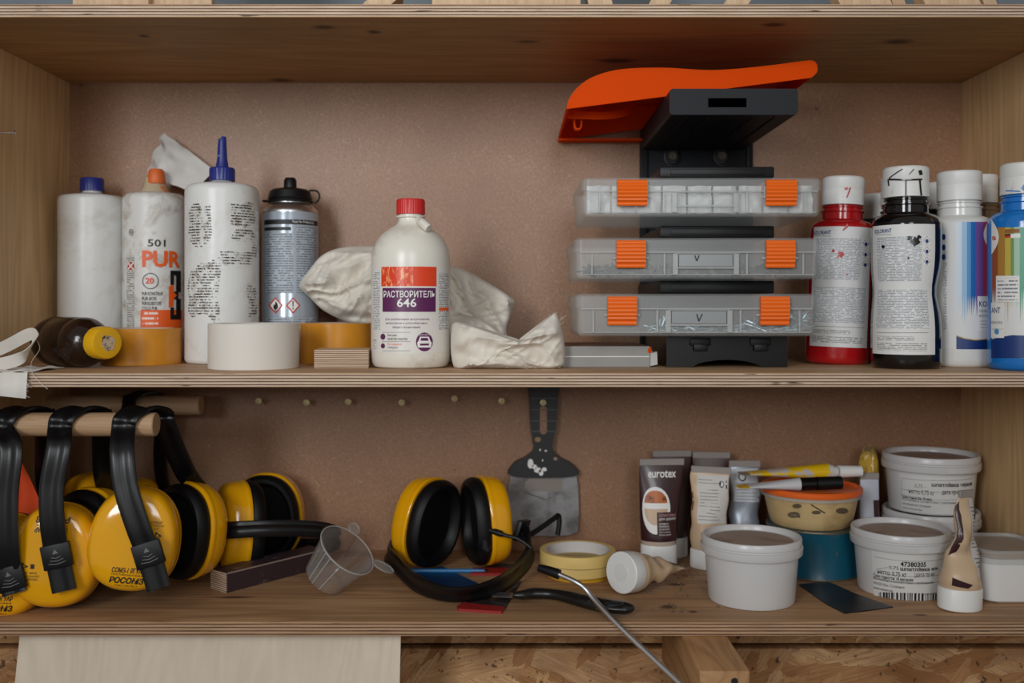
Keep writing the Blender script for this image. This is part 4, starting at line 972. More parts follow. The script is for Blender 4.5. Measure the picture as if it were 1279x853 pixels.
case('bottom clear organizer case with larger letter, zinc screws inside', .0705, .3400, z3, CZ + .0134, ((759, 795), (949, 985), 835, 912), ((870.5, 392, 873, 401), (873, 401, 877.5, 392)))
# contents
mb = MB()
for i in range(9):
    x = .084 + i * .0285; w = .026; s_ = i * 2.3
    mb.grid(lambda u, v: Vector((x + w * u, .0545 + .006 * mnoise.noise(Vector((u * 3, v * 3, s_))) + .008 * abs(u - .5) + .004, z1c + .004 + v * .031)), 8, 8, 0, .0006)
tag(mb.build('white_packets', plain('white_packet', srgb(224, 224, 222), .5, var=.08), None, (.21, .06, z1c + .004)), 'white packets filling the top organizer case', 'packets', None, 'stuff')
screw_pile('dark_screws', 'dark screws lying along the bottom of the middle case', .072, .341, .053, .10, z2 + .002, 260, plain('phosphate', srgb(74, 72, 72), .4, .5), .008, .014)
screw_pile('zinc_screws', 'zinc screws in the right compartments of the bottom case', .300, .336, .053, .10, z3 + .002, 90, M['zinc'], .020, .018)
screw_pile('zinc_screws', 'loose zinc screws along the bottom of the lowest case', .150, .298, .053, .10, z3 + .002, 170, M['zinc'], .009, .016)

# orange tray resting on the hood
T = thing('orange_tray', 'upturned orange plastic tray wedged on top of the black rack', 'tray', (0.2, 0.2, CZ + .24))
Yf, Yk = 0.09, 0.302; kf = kk(Yf)
up = spline([Vector((x, y, 0)) for x, y in ((708, 136), (711, 124), (721, 110), (741, 96), (776, 86.5), (830, 84.5), (890, 87.5), (950, 83), (1005, 76), (1016, 76), (1021, 81), (1021, 90), (1014, 97))], 6)
UP = [((p.x - 640) * kf, CZ + (382 - p.y) * kf) for p in up]
lo = [((1014 - 640) * kf, CZ + (382 - 97) * kf), ((870 - 640) * kf, CZ + (382 - 115.5) * kf), ((708 - 640) * kf, CZ + (382 - 136) * kf)]
lift = .0
def ft_(u, v, e): return Vector((u, e, v + lift))
mb = MB(); mb.prism(UP + lo[1:2], ft_, Yf, Yf + .0026)
skin = [Vector((u, 0, v)) for u, v in UP]; inner = []
for i, p in enumerate(skin):
    t_ = (skin[min(i + 1, len(skin) - 1)] - skin[max(0, i - 1)]).normalized(); inner.append((p.x + t_.z * .0026, p.z - t_.x * .0026))
mb.prism(UP + inner[::-1], ft_, Yf + .0026, Yk - .0026)
mb.prism(UP + lo[1:2], ft_, Yk - .0026, Yk)
mb.build('shell', M['orange'], T)
mb = MB()   # flange along the back lower edge
mb.box(UP[0][0], UP[0][0] + .12, Yk - .02, Yk, lo[2][1] - .004, lo[2][1] - .0015, 0); mb.build('flange', M['orange'], T)
for (xo, L, zt) in ((.004, .05, .0), (.01, .085, .002)):
    mb = MB(); arc = spline([Vector((UP[0][0] + xo, .14, CZ + .229 + .002)), Vector((UP[0][0] + xo + L * .4, .15, CZ + .231)), Vector((UP[0][0] + xo + L * .8, .175, CZ + .240)), Vector((UP[0][0] + xo + L, .21, CZ + .256))], 6)
    mb.ribbon(arc, Vector((0, -.15, 1)), [(-.005, -.001), (.004, -.001), (.004, .001), (-.005, .001)]); mb.build('rib', M['orange'], T)
mb = MB(); q = P(722, 150, .16)
mb.ribbon(spline([q + Vector((-.004, 0, .010)), q + Vector((-.004, 0, -.008)), q + Vector((0, 0, -.012)), q + Vector((.004, 0, -.008)), q + Vector((.004, 0, .010))], 5), Vector((0, 1, 0)), [(-.006, -.0009), (.006, -.0009), (.006, .0009), (-.006, .0009)]); mb.build('clip', M['orange'], T)

# ================================================================ bottom board: earmuffs
CA, CB_, CN = 0.0478, 0.0565, 2.3
DOME = [(0, .0315), (.3, .0312), (.55, .0305), (.72, .0294), (.82, .0280), (.89, .0258), (.94, .0225), (.97, .0180), (.99, .0120), (1.0, .007)]
def egg(t, a=CA, b=CB_):
    c_, s_ = math.cos(t), math.sin(t); x = abs(c_) ** (2 / CN) * math.copysign(1, c_); y = abs(s_) ** (2 / CN) * math.copysign(1, s_)
    return Vector((a * x * (1 - .06 * y), b * y))
def cup(T, Mx, mark=None, size=1.0):
    """one ear cup: local z points outwards from the head, y up"""
    N = 64; ts = [2 * math.pi * i / N for i in range(N)]; Ms = Mx @ Matrix.Scale(size, 4)
    ring = lambda s_, z: [Vector((egg(t).x * s_, egg(t).y * s_, z)) for t in ts]
    mb = MB(); mb.loft([ring(1.0, -.001), ring(1.012, 0), ring(1.012, .004), ring(1.0, .0055)] + [ring(max(s_, .002), z) for s_, z in reversed(DOME)], 0, True, True, True, Ms)
    sh = mb.build('shell', M['yellow'], T)
    mb = MB(); mb.loft([ring(.93, -.0005), ring(.97, -.004), ring(.985, -.009), ring(.96, -.015), ring(.90, -.0185), ring(.82, -.0185), ring(.75, -.015), ring(.71, -.008), ring(.70, -.004), ring(.002, -.003)], 0, True, True, True, Ms)
    mb.build('cushion', M['rubber'], T)
    mb = MB(); mb.loft([ring(.70, -.0065), ring(.5, -.0078), ring(.002, -.008)], 0, True, True, True, Ms); mb.build('foam', M['foam'], T)
    if mark:
        def fmap(u, v, off):
            x = u / CA; y = v / CB_; s_ = (abs(x / (1 - .06 * y)) ** CN + abs(y) ** CN) ** (1 / CN); return Ms @ Vector((u, v, interp(DOME, s_) + off + .0002))
        d = Decal(fmap); flip = mark == 'inverted'; s_ = -1 if flip else 1
        def tx(t, u0, v0, u1, v1, **k):
            if flip: u0, u1, v0, v1 = -u1, -u0, -v1, -v0
            d.text_uv(t, u0, v0, u1, v1, M['ink'], 2, flip=flip, **k)
        tx('РОСОМЗ', -.017, -.0450, .019, -.0380, bold=.035, shear=.25); tx('СОМЗ-1 ЯГУАР', -.015, -.0335, .019, -.0278, bold=.02, shear=.2)
        tx('ПРОТИВОШУМНЫЕ', -.015, -.0365, .018, -.0346); tx('ГОСТ EN 352-1', -.010, -.0485, .012, -.0464)
        tx('НАУШНИКИ', .012, .0210, .030, .0236); tx('СДЕЛАНО В РОССИИ', .010, .0175, .032, .0200); tx('SNR 27', .013, .0145, .027, .0165)
        for k in range(3):   # recycling triangle of three arrows
            a = R_(90 + 120 * k) * 1; c_ = Vector((.027, .0085)) * s_; p = [(.0034, 150), (.0034, 45), (.0048, 30), (.0032, 0), (.0016, 40), (.0019, 140)]
            d.poly_uv([(c_.x + r_ * math.cos(a + R_(w)), c_.y + r_ * math.sin(a + R_(w))) for r_, w in p], [tuple(range(6))], M['ink'], 2, .01)
        d.rect_uv(*sorted((s_ * .016, s_ * .020))[:1], *sorted((s_ * .006, s_ * .011))[:1], sorted((s_ * .016, s_ * .020))[1], sorted((s_ * .006, s_ * .011))[1], M['ink'], 2)
        d.build('print', sh)
    return sh
BAND = [(-.0125, -.0012), (-.0125, .0012), (-.010, .0024), (-.006, .0026), (-.0032, .0012), (.0, .0010), (.0032, .0012), (.006, .0026), (.010, .0024), (.0125, .0012), (.0125, -.0012), (.010, -.0024), (.006, -.0026), (.0032, -.0012), (0, -.0010), (-.0032, -.0012), (-.006, -.0026), (-.010, -.0024)]
def band(T, pts, wdirs, n=10, w=1.0, name='headband'):
    ps = spline(pts, n)
    if isinstance(wdirs, list): ws = spline(wdirs, n)
    else: ws = wdirs
    mb = MB(); mb.ribbon(ps, ws, [(a * w, b) for a, b in BAND], 0); return mb.build(name, M['strap'], T)
def slider(T, pos, up, out, w=.030, h=.026):
    """clip that joins band and cup, with raised marks"""
    up = Vector(up).normalized(); out = Vector(out); out = (out - up * out.dot(up)).normalized(); rt = up.cross(out)
    Mx = Matrix((( rt.x, up.x, out.x, pos[0]), (rt.y, up.y, out.y, pos[1]), (rt.z, up.z, out.z, pos[2]), (0, 0, 0, 1)))
    mb = MB(); mb.box(-w / 2, w / 2, -h / 2, h / 2, -.0035, .0035, 0, .0012, 2, M=Mx); o = mb.build('slider', M['black'], T)
    d = Decal(lambda u, v, e: Mx @ Vector((u, v, .0036 + e))); g = M['grey_ink']
    d.poly_uv([(-.003, .003), (.003, .003), (0, .008)], [(0, 1, 2)], g, 1, .02)
    for k in range(3):
        hw = .005 + .002 * k; z = -.0005 - k * .0032; d.poly_uv([(-hw, z), (0, z - .0016), (hw, z), (hw, z + .0006), (0, z - .0008), (-hw, z + .0006)], [(0, 1, 4, 5), (1, 2, 3, 4)], g, 1, .02)
    d.build('raised_marks', o)
def frame(pos, out, up):
    out = Vector(out).normalized(); up = Vector(up); up = (up - out * up.dot(out)).normalized(); rt = up.cross(out)
    return Matrix(((rt.x, up.x, out.x, pos[0]), (rt.y, up.y, out.y, pos[1]), (rt.z, up.z, out.z, pos[2]), (0, 0, 0, 1)))

def hung_muff(label, rodi, xr, fc, fn, fup, tail, clip, bc, bn, bup, mark=None, mark2=None, side=None):
    """earmuff hung over a rod. fc/bc = (x px, y px, Y) rim centre of the front and rear cup; tail, clip in px along the front strand"""
    e, r = rod[rodi]; Yr = e.y; top = P(xr, 0, Yr); top.z = e.z + r + .0018
    F = P(*fc); B = P(*bc)
    T = thing('earmuffs', label, 'earmuffs', (top.x, Yr, min(F.z, B.z) - .06), 'yellow earmuffs')
    cup(T, frame(F, fn, fup), mark); cup(T, frame(B, bn, bup), mark2)
    fo_ = F + Vector(fn).normalized() * .0405; bo = B + Vector(bn).normalized() * .0405
    tl = P(tail[0], tail[1], fo_.y); cl = P(clip[0], clip[1], fo_.y)
    up = (cl - tl).normalized()
    sidev = Vector((-fn[1], fn[0], 0))
    pts = [tl, cl]
    for (x, y, Y) in (side or []): pts.append(P(x, y, Y))
    q = r + .003
    for a_ in (-100, -65, -35, 0, 35, 65, 100):
        ca, sa = math.cos(R_(a_)), math.sin(R_(a_)); pts.append(Vector((top.x + .016 * sa, Yr + (q + .004 * abs(sa)) * sa, e.z + (q + .001) * ca)))
    bcl = bo + Vector(bup).normalized() * .0
    pts += [bo.lerp(top, .45) + Vector((0, .012, 0)), bcl + Vector((0, 0, .02)), bcl - Vector((0, 0, .028))]
    band(T, pts, sidev); slider(T, cl + Vector(fn).normalized() * .001, up, fn); slider(T, bcl + Vector(bn).normalized() * .001, (0, 0, 1), bn)
    return T
hung_muff('yellow earmuffs hanging from the dowel end, two cups apart', 0, 181, (171, 671, .046), (.16, -1, .08), (.12, 0, 1), (199, 735, 0), (186, 692, 0), (232, 662, .118), (.55, .85, -.05), (.25, 0, 1), 'upright', None, [(173, 658, .003), (158, 610, .004), (153, 565, .010)])
hung_muff('yellow earmuffs hanging between the other two pairs on the front dowel', 0, 103, (75, 691, .048), (.14, -1, .05), (.06, 0, 1), (81, 738, 0), (72, 694, 0), (112, 668, .135), (.35, .9, 0), (.1, 0, 1), 'inverted', None, [(66, 655, .004), (65, 610, .005), (74, 558, .010)])
hung_muff('yellow earmuffs hanging nearest the left side panel on the front dowel', 0, 31, (10, 704, .050), (.10, -1, .04), (.05, 0, 1), (19, 741, 0), (14, 722, 0), (40, 680, .14), (.25, .95, 0), (.1, 0, 1), 'upright', None, [(9, 680, .004), (8, 620, .005), (13, 560, .010)])
hung_muff('yellow earmuffs hanging on the rear dowel in the shadow', 1, 182, (120, 645, .205), (-.55, -.8, 0), (0, 0, 1), (112, 690, .17), (114, 672, .17), (168, 650, .262), (.8, .5, 0), (0, 0, 1), None, None)
# orange cloth hung behind the leftmost earmuffs
mb = MB()
def oc_(u, v):
    p = P(7 + (12 + 30 * min(1, max(0, v - .12) * 1.7)) * u, 536 + 118 * v + 4 * u, .112); p.y += .006 * math.sin(u * 5 + v * 2) + .004 * mnoise.noise(Vector((u * 3, v * 3, 1))); return p
mb.grid(oc_, 24, 30, 0, .001); tag(mb.build('orange_cloth', plain('orange_cloth', srgb(232, 78, 26), .8), None, P(20, 654, .112)), 'orange cloth hanging behind the leftmost earmuffs', 'cloth')

# -- earmuffs lying beside the painted block
T = thing('earmuffs', 'yellow earmuffs lying on the board behind the dark painted block', 'earmuffs', P(300, 715, .2), 'yellow earmuffs')
F = P(303, 667, .200); F.z = ZB + .0585
cup(T, frame(F, (-.86, -.50, .05), (0.1, 0, 1)), 'upright'); Bc = F + Vector((.016, .062, -.001)); cup(T, frame(Bc, (.12, 1, 0), (0, 0, 1)))
h = F.z + .006
fo_ = F + Vector((-.86, -.50, .05)).normalized() * .0405
band(T, [fo_ + Vector((-.004, .006, -.034)) + Vector((.03, -.028, .034)) * 0 + Vector((0, 0, 0)), fo_ + Vector((0, 0, 0.0))][:0] + [P(262, 664, .150), P(290, 662, .140), P(330, 660, .146), P(375, 660, .165), P(408, 663, .185), P(424, 671, .215), P(414, 680, .245), P(385, 682, .272), P(352, 682, .285)], Vector((0, .05, 1)), w=.8)
slider(T, P(262, 664, .150), (1, .1, 0), (0, -1, .1))
# -- earmuffs with the band lying on the board, centre
T = thing('earmuffs', 'yellow earmuffs lying open on the board, black cushions facing out', 'earmuffs', P(580, 720, .17), 'yellow earmuffs')
F1 = P(537, 652, .215); F1.z = ZB + .0600; F2 = P(603, 652, .225); F2.z = ZB + .060
cup(T, frame(F1, (-.80, .55, .12), (.16, 0, 1)), None); cup(T, frame(F2, (.93, .30, .05), (-.06, 0, 1)), None)
zb1 = ZB + .0135
def bpt(x, y, hgt): p = on_z(x, y, ZB + hgt); return p
band(T, [P(515, 664, .245), P(497, 676, .235), P(485, 691, .205), bpt(497, 706, .022), bpt(520, 728, .016), bpt(555, 741, .0135), bpt(590, 741, .0135), bpt(625, 730, .015), bpt(650, 710, .018), P(663, 690, .175), P(660, 672, .20), P(648, 660, .215)],
     [Vector((.2, .3, 1)), Vector((.2, .3, 1)), Vector((.3, -.1, 1)), Vector((.2, -.35, 1)), Vector((.1, -.5, 1)), Vector((0, -.6, .9)), Vector((0, -.6, .9)), Vector((-.1, -.5, 1)), Vector((-.2, -.3, 1)), Vector((-.3, -.1, 1)), Vector((-.2, .3, 1)), Vector((-.2, .3, 1))], w=.95)
slider(T, P(652, 662, .212), (.3, 0, 1), (.9, -.4, 0)); slider(T, P(512, 664, .245), (-.2, 0, 1), (-.9, .4, 0))
mb = MB(); mb.tube(spline([P(608, 660, .185), P(630, 668, .175), P(648, 673, .17), P(664, 684, .165)], 6), [.004] * 6 + [.0022] * 13, 10); mb.tube([P(604, 650, .186), P(606, 684, .184), P(611, 689, .182)], [.006, .008, .006], 12); mb.build('boom_arm', M['black'], T)
mb = MB(); mb.tube(spline([P(652, 674, .205), P(672, 662, .22), P(692, 648, .235), P(698, 644, .24), P(699, 654, .24), P(697, 668, .24)], 5), .0035, 8); mb.build('spare_band_end', M['black'], T)

# ---------------------------------------------------------------- things lying around the centre earmuffs
def slab(name, pts, h, mat, label, cat, z0=0.0, side=None, parent=None):
    ps = [on_z(x, y, ZB + z0) for x, y in pts]; mb = MB()
    mb.prism([(p.x, p.y) for p in ps], lambda u, v, e: Vector((u, v, e)), ZB + z0, ZB + z0 + h, 0)
    c = sum(ps, Vector()) / len(ps)
    o = mb.build(name, mat, parent, None if parent is not None else (c.x, c.y, ZB + z0))
    return tag(o, label, cat) if parent is None else o
blue = plain('blue_plastic', srgb(36, 96, 150), .4); lblue = plain('light_blue_plastic', srgb(24, 112, 170), .35); dkred = plain('red_rubber', srgb(150, 32, 30), .5)
slab('plastic_scraper', [(520, 716), (552, 708), (598, 730), (590, 741), (566, 742)], .0012, plain('blue_sheet', srgb(30, 62, 106), .35), 'dark blue flexible scraper lying under the earmuff band', 'scraper')
a, b = on_z(509, 713, ZB + .003), on_z(606, 713, ZB + .003)
T = thing('blue_pencil', 'bright blue pen lying below the open earmuffs', 'pen', (a + b) / 2 - Vector((0, 0, .003)))
mb = MB(); mb.tube([a, a.lerp(b, .1), a.lerp(b, .9), b], [.0024, .0028, .0028, .002], 8); mb.build('barrel', lblue, T); mb = MB(); mb.tube([b, b + (b - a) * .05], [.003, .0008], 8); mb.build('tip', M['black'], T)
def spat(label, blade, edge):
    T = thing('putty_spatula', label, 'spatula', on_z(*blade[0], ZB)); slab('blade', blade, .0014, plain('dark_steel', srgb(66, 62, 62), .4, .6), None, None, 0, None, T); slab('rubber_edge', edge, .0030, dkred, None, None, 0, None, T)
spat('dark spatula with a red rubber edge, at the front below the earmuffs', [(582, 755), (612, 728), (652, 727), (632, 760)], [(571, 760), (579, 755.5), (631, 761), (627, 767), (573, 763.5)])
spat('dark spatula with a red rubber edge, half hidden behind the headband', [(596, 712), (620, 705), (650, 706), (648, 712)], [(588, 719), (592, 711.5), (648, 712), (652, 719)])
# putty knife with black handle
T = thing('putty_knife', 'putty knife with a black holed handle lying near the front edge', 'knife', on_z(715, 752, ZB))
hz = ZB + .009
ax = [on_z(x, y, hz) for x, y in ((641, 743), (652, 743), (668, 741), (690, 742), (712, 746), (735, 752), (760, 757), (782, 759), (790, 758))]
mb = MB(); prof = [(math.cos(2 * math.pi * i / 14), math.sin(2 * math.pi * i / 14)) for i in range(14)]
ws = [.0035, .006, .0075, .0065, .0085, .0095, .0105, .0100, .004]; hs_ = [.0030, .005, .006, .0058, .0068, .0072, .0072, .0065, .003]
rings = []
axs = spline(ax, 5); N = len(axs)
for i, p in enumerate(axs):
    t_ = (axs[min(N - 1, i + 1)] - axs[max(0, i - 1)]).normalized(); w_ = t_.cross(Vector((0, 0, 1))).normalized(); s_ = i / (N - 1) * (len(ws) - 1); wa = interp(list(enumerate(ws)), s_); ha = interp(list(enumerate(hs_)), s_)
    rings.append([p + w_ * a * wa + Vector((0, 0, 1)) * b * ha for a, b in prof])
mb.loft(rings); mb.build('handle', plain('worn_black_handle', srgb(24, 23, 23), .35, dirt=(srgb(90, 84, 78), 50, .62, .1)), T)
mb = MB(); q = on_z(768, 755, hz + .0075); rr = spline([q + Vector((.009 * math.cos(t_), .005 * math.sin(t_), 0)) for t_ in [2 * math.pi * i / 8 for i in range(8)]], 3, True); mb.tube(rr + rr[:1], .0016, 6); mb.build('hanging_hole_rim', M['black'], T)
mb = MB(); a, b = on_z(598, 741, ZB + .004), on_z(643, 743.5, ZB + .008); mb.ribbon([a, a.lerp(b, .5), b], Vector((0, 1, .1)), [(-.006, -.0006), (.006, -.0006), (.006, .0006), (-.006, .0006)]); mb.build('blade', M['steel'], T)

# -- lance with bent steel tube
T = thing('spray_lance', 'bent steel tube with black tip leaning on the front edge', 'lance', P(768, 780, -.008))
pts = [P(674, 709, .060), P(688, 713.5, .052), P(699, 717.5, .047)]
mb = MB(); mb.tube([pts[0] - (pts[2] - pts[0]).normalized() * .001, pts[0], pts[1], pts[2]], [.003, .0042, .0052, .0056], 16); mb.build('tip', M['black'], T)
mb = MB(); mb.tube(spline([pts[2] - Vector((0.004, 0, -.001)), pts[2], P(718, 726, .037), P(730, 734, .031), P(742, 748, .022), P(768, 776, -.0060), P(800, 807, -.035), P(845, 849, -.075), P(900, 900, -.125)], 8), .0028, 14); mb.build('steel_tube', M['steel'], T)

# -- yellow tape rolls, tube lying down
tape('packing_tape', 'thin yellow tape roll lying under the pale one', .0850, .188, .0415, .036, ZB, .0062, (plain('deep_yellow_tape', srgb(214, 164, 40), .4), M['card_core']))
T = tape('masking_tape', 'pale yellow masking tape roll lying beside the white-capped tube', .0820, .186, .0472, .039, ZB + .0064, .0260, (M['yellow_tape'], M['card_core']))
mb = MB(); mb.lathe([(.0474, .0115), (.0476, .012), (.0474, .0125), (.0470, .0120)], 72, 0, Vector((.0820, .186, ZB + .0064))); mb.build('seam', plain('seam', srgb(176, 148, 84), .6), T)

def squeeze_tube(label, M0, capR, capH, Lb, w_top, bodymat, squeeze=0.0, decal=None, cap_mat='white_clean', bend=0.0, cap_oval=.72, crimpmat=None, seed=0, crush=0.0):
    """tube standing on its cap: local z along the tube, x its width"""
    o = M0 @ Vector((0, 0, 0)); T = thing('squeeze_tube', label, 'tube', o, 'wood filler tubes')
    N = 40; ts = [2 * math.pi * i / N for i in range(N)]
    mb = MB(); el = lambda a, b, z: [Vector((a * math.cos(t), b * math.sin(t), z)) for t in ts]
    cb = capR * cap_oval
    mb.loft([el(capR * .96, cb * .96, 0), el(capR, cb, .001), el(capR, cb, capH - .0015), el(capR * .97, cb * .97, capH)], 0, True, True, True, M0); mb.build('cap', M[cap_mat], T)
    def sec(s_):   # half width, half thickness, z
        z = capH + Lb * s_; a = capR * .98 + (w_top - capR * .98) * min(1, s_ * 1.05); b = cb * .98 * (1 - s_ ** 1.3) + .0012
        if s_ < .06: a *= .93 + 1.1 * s_; b *= .93 + 1.1 * s_
        k = 1 - squeeze * math.sin(math.pi * min(1, s_ * 1.1)) ** 2; return a * (1 - .3 * squeeze * math.sin(math.pi * s_)), b * k, z
    def pt(t, s_, off=0):
        a, b, z = sec(s_); p = Vector(((a + off) * math.cos(t), (b + off) * math.sin(t), z))
        if crush: p.y += crush * .010 * mnoise.noise(Vector((p.x * 45, s_ * 4, seed))) * math.sin(math.pi * s_); p.x += crush * .006 * mnoise.noise(Vector((p.z * 40, seed, 3)))
        p.x += bend * s_ * s_; return p
    K = 26; mb = MB(); mb.loft([[pt(t, i / K) for t in ts] for i in range(K + 1)], 0, True, True, True, M0); mb.build('body', bodymat, T)
    a, b, z = sec(1.0); mb = MB(); mb.box(bend - w_top, bend + w_top, -.0016, .0016, z - .001, z + .0075, 0, .0005, 1, M=M0); mb.build('crimp', crimpmat or M['grey_crimp'], T)
    if decal:
        def fmap(u, v, off): return M0 @ pt(-math.pi / 2 + u, v, off + .0002)   # u angle around, v fraction along
        d = Decal(fmap); d.step = .2; decal(d); d.build('label', T)
    return T
M['grey_crimp'] = plain('grey_crimp', srgb(150, 142, 136), .5)
def stand(x, y, yaw=0, lean=(0, 0)): return Matrix.Translation((x, y, ZB)) @ Matrix.Rotation(R_(yaw), 4, 'Z') @ Matrix.Rotation(R_(lean[0]), 4, 'Y') @ Matrix.Rotation(R_(lean[1]), 4, 'X')
class FD:  # scaled drawing on a tube: u in [-1, 1] of the front half, v in [0, 1]
    def __init__(s, d): s.d = d
    def poly(s, pts, m, lev=1):
        u = [(a * 1.25, b) for a, b in pts]; s.d.poly_uv(u, [tuple(range(len(u)))], m, lev, .12)
    def rect(s, a, b, c_, e, m, lev=1): s.poly([(a, b), (c_, b), (c_, e), (a, e)], m, lev)
    def text(s, t, a, b, c_, e, m, lev=2, **k):
        vs, fs = text_geo(t, k.get('bold', 0), 0); s.d.poly_uv([((a + (c_ - a) * x) * 1.25, b + (e - b) * y) for x, y in vs], fs, m, lev, .12)
brown = plain('dark_brown_tube', srgb(58, 30, 34), .3, coat=.3); beige = plain('beige_tube', srgb(206, 178, 146), .35); silver = plain('silver_tube', srgb(150, 156, 166), .3, .3, var=.15)
band_mat = plain('beige_shoulder', srgb(196, 176, 160), .4); amber_ink = plain('amber_wood_ink', srgb(190, 100, 24), .35, dirt=(srgb(120, 54, 14), 130, .5, .1))
def dec_brown(d):
    f_ = FD(d); f_.rect(-1.25, .0, 1.25, .055, band_mat, 1)
    f_.text('eurotex', -.52, .84, .55, .93, M['white_ink'], bold=.015)
    ov = [(-.25 + .62 * math.cos(t), .44 + .29 * math.sin(t)) for t in [2 * math.pi * i / 28 for i in range(28)]]; f_.poly(ov, M['white_ink'], 1)
    f_.poly([(-.25 + .48 * math.cos(t), .53 + .155 * math.sin(t)) for t in [math.pi * i / 14 for i in range(15)]], amber_ink, 2)
    f_.poly([(-.25 + .50 * math.cos(t), .46 + .20 * math.sin(t)) for t in [math.pi + math.pi * i / 14 for i in range(15)]], beige, 2)
    f_.rect(-.18, .10, .72, .42, plain('brown_block', srgb(62, 30, 32), .4), 3)
    f_.text('Шпатлёвка', -.10, .365, .66, .405, plain('pink_ink', srgb(200, 150, 150), .5), 4); f_.text('для дерева', -.10, .315, .66, .350, M['white_ink'], 4)
    for k, t in enumerate(('готовая к', 'применению', 'для внутренних', 'работ по дереву', 'быстросохнущая')): f_.text(t, -.10, .265 - k * .033, .30 + .03 * k, .288 - k * .033, M['white_ink'], 4)
squeeze_tube('dark brown filler tube with an oval wood picture, standing at the back', stand(.1895, .228, 4, (0, 0)), .0235, .029, .1020, .0290, brown, 0.0, dec_brown, bend=.004)
pr_w = fine_print('tube_print', srgb(206, 204, 200), srgb(70, 66, 64), .03, 90, .5)
def dec_text(d):
    f_ = FD(d); f_.rect(-.55, .35, .95, .97, plain('tube_label_%d' % len(bpy.data.materials), srgb(206, 202, 196), .5), 1)
    for k in range(13): f_.rect(-.48, .90 - k * .042, .30 + .5 * abs(mnoise.noise(Vector((k * 1.3, 0, 0)))), .908 - k * .042, M['grey_ink'], 2)
    f_.poly([(.52 + .13 * math.cos(t), .86 + .05 * math.sin(t)) for t in [2 * math.pi * i / 14 for i in range(14)]], M['ink'], 2); f_.poly([(.52 + .09 * math.cos(t), .86 + .034 * math.sin(t)) for t in [2 * math.pi * i / 14 for i in range(14)]], M['paper'], 3)
    f_.rect(.76, .88, .86, .94, M['ink'], 2); f_.rect(.76, .80, .86, .85, M['ink'], 2); f_.rect(-.98, .5, -.88, .62, M['ink'], 2); f_.rect(-.98, .66, -.9, .74, M['ink'], 2)
squeeze_tube('beige filler tube with small print, standing beside the brown one', stand(.2515, .222, -12, (1, 0)), .0225, .024, .0980, .0250, beige, .15, dec_text, crush=.8, seed=4, bend=.002)
def dec_silver(d):
    f_ = FD(d); f_.rect(-.8, .55, .8, .97, plain('silver_label', srgb(196, 200, 206), .35), 1); f_.poly([(-.1 + .2 * math.cos(t), .87 + .06 * math.sin(t)) for t in [2 * math.pi * i / 16 for i in range(16)]], M['ink'], 2); f_.poly([(-.1 + .14 * math.cos(t), .87 + .042 * math.sin(t)) for t in [2 * math.pi * i / 16 for i in range(16)]], M['paper'], 3)
    f_.rect(.45, .88, .6, .95, M['ink'], 2)
    for k in range(6): f_.rect(-.6, .78 - k * .04, .5, .787 - k * .04, M['grey_ink'], 2)
squeeze_tube('silver filler tube standing behind the plain white bucket', stand(.3060, .252, 0), .0200, .024, .1010, .0205, silver, .1, dec_silver, crush=.5, seed=8)
squeeze_tube('filler tube standing behind the dark brown one, only its crimp and cap edge showing', stand(.2150, .281, 3), .0210, .026, .1080, .0260, plain('dark_tube', srgb(70, 52, 48), .4), 0, None)
squeeze_tube('filler tube standing behind the beige one, only its crimp showing', stand(.2680, .281, -3), .0200, .026, .1060, .0250, plain('dark_tube', srgb(84, 66, 60), .4), 0, None)
# tube standing at the front right, crushed
def dec_crushed(d):
    f_ = FD(d); f_.rect(.15, .12, 1.0, .98, plain('crushed_label', srgb(196, 192, 188), .5), 1)
    for k in range(18): f_.rect(.25, .92 - k * .04, .9, .932 - k * .04, M['grey_ink'], 2)
    f_.poly([(.6 + .2 * math.cos(t), .78 + .03 * math.sin(t)) for t in [2 * math.pi * i / 12 for i in range(12)]], M['ink'], 3)
    f_.poly([(-1, .05), (-.4, .03), (-.2, .07), (-.5, .10), (-1, .14)], brown, 2); f_.poly([(-1.2, .35), (-.75, .40), (-.6, .8), (-.8, .96), (-1.2, .9)], brown, 2)
squeeze_tube('crushed beige filler tube standing on its white cap at the front right', stand(.4985, .0515, 30, (2.5, 0)), .0265, .0235, .0990, .0125, beige, .35, dec_crushed, cap_oval=.8, crush=1.0, seed=2, bend=.006)
# tube lying, white cap towards the camera
ax_ = Vector((.085, .072, -.010)); st = Vector((.1265, .0980, ZB + .0262)); zt_ = ax_.normalized(); xt_ = Vector((0, 0, 1)).cross(zt_).normalized(); yt_ = zt_.cross(xt_)
M0 = Matrix(((xt_.x, yt_.x, zt_.x, st.x), (xt_.y, yt_.y, zt_.y, st.y), (xt_.z, yt_.z, zt_.z, st.z), (0, 0, 0, 1)))
LT = squeeze_tube('beige filler tube lying down with its round white cap facing out', M0, .0245, .018, .078, .0170, beige, .2, lambda d: (FD(d).rect(-.6, .1, -.1, .4, brown, 1), FD(d).rect(.5, .3, 1, .7, brown, 1)), cap_oval=.98, crush=.8, seed=6, crimpmat=plain('dirty_crimp', srgb(130, 112, 96), .7, dirt=(srgb(60, 46, 38), 120, .5, .1)))
mb = MB(); mb.lathe([(.0105, -.0003), (.0110, .0002), (.0110, .0010), (0, .0010)], 32, 0, M=M0); mb.build('cap_dimple', M['white_cap'], LT)

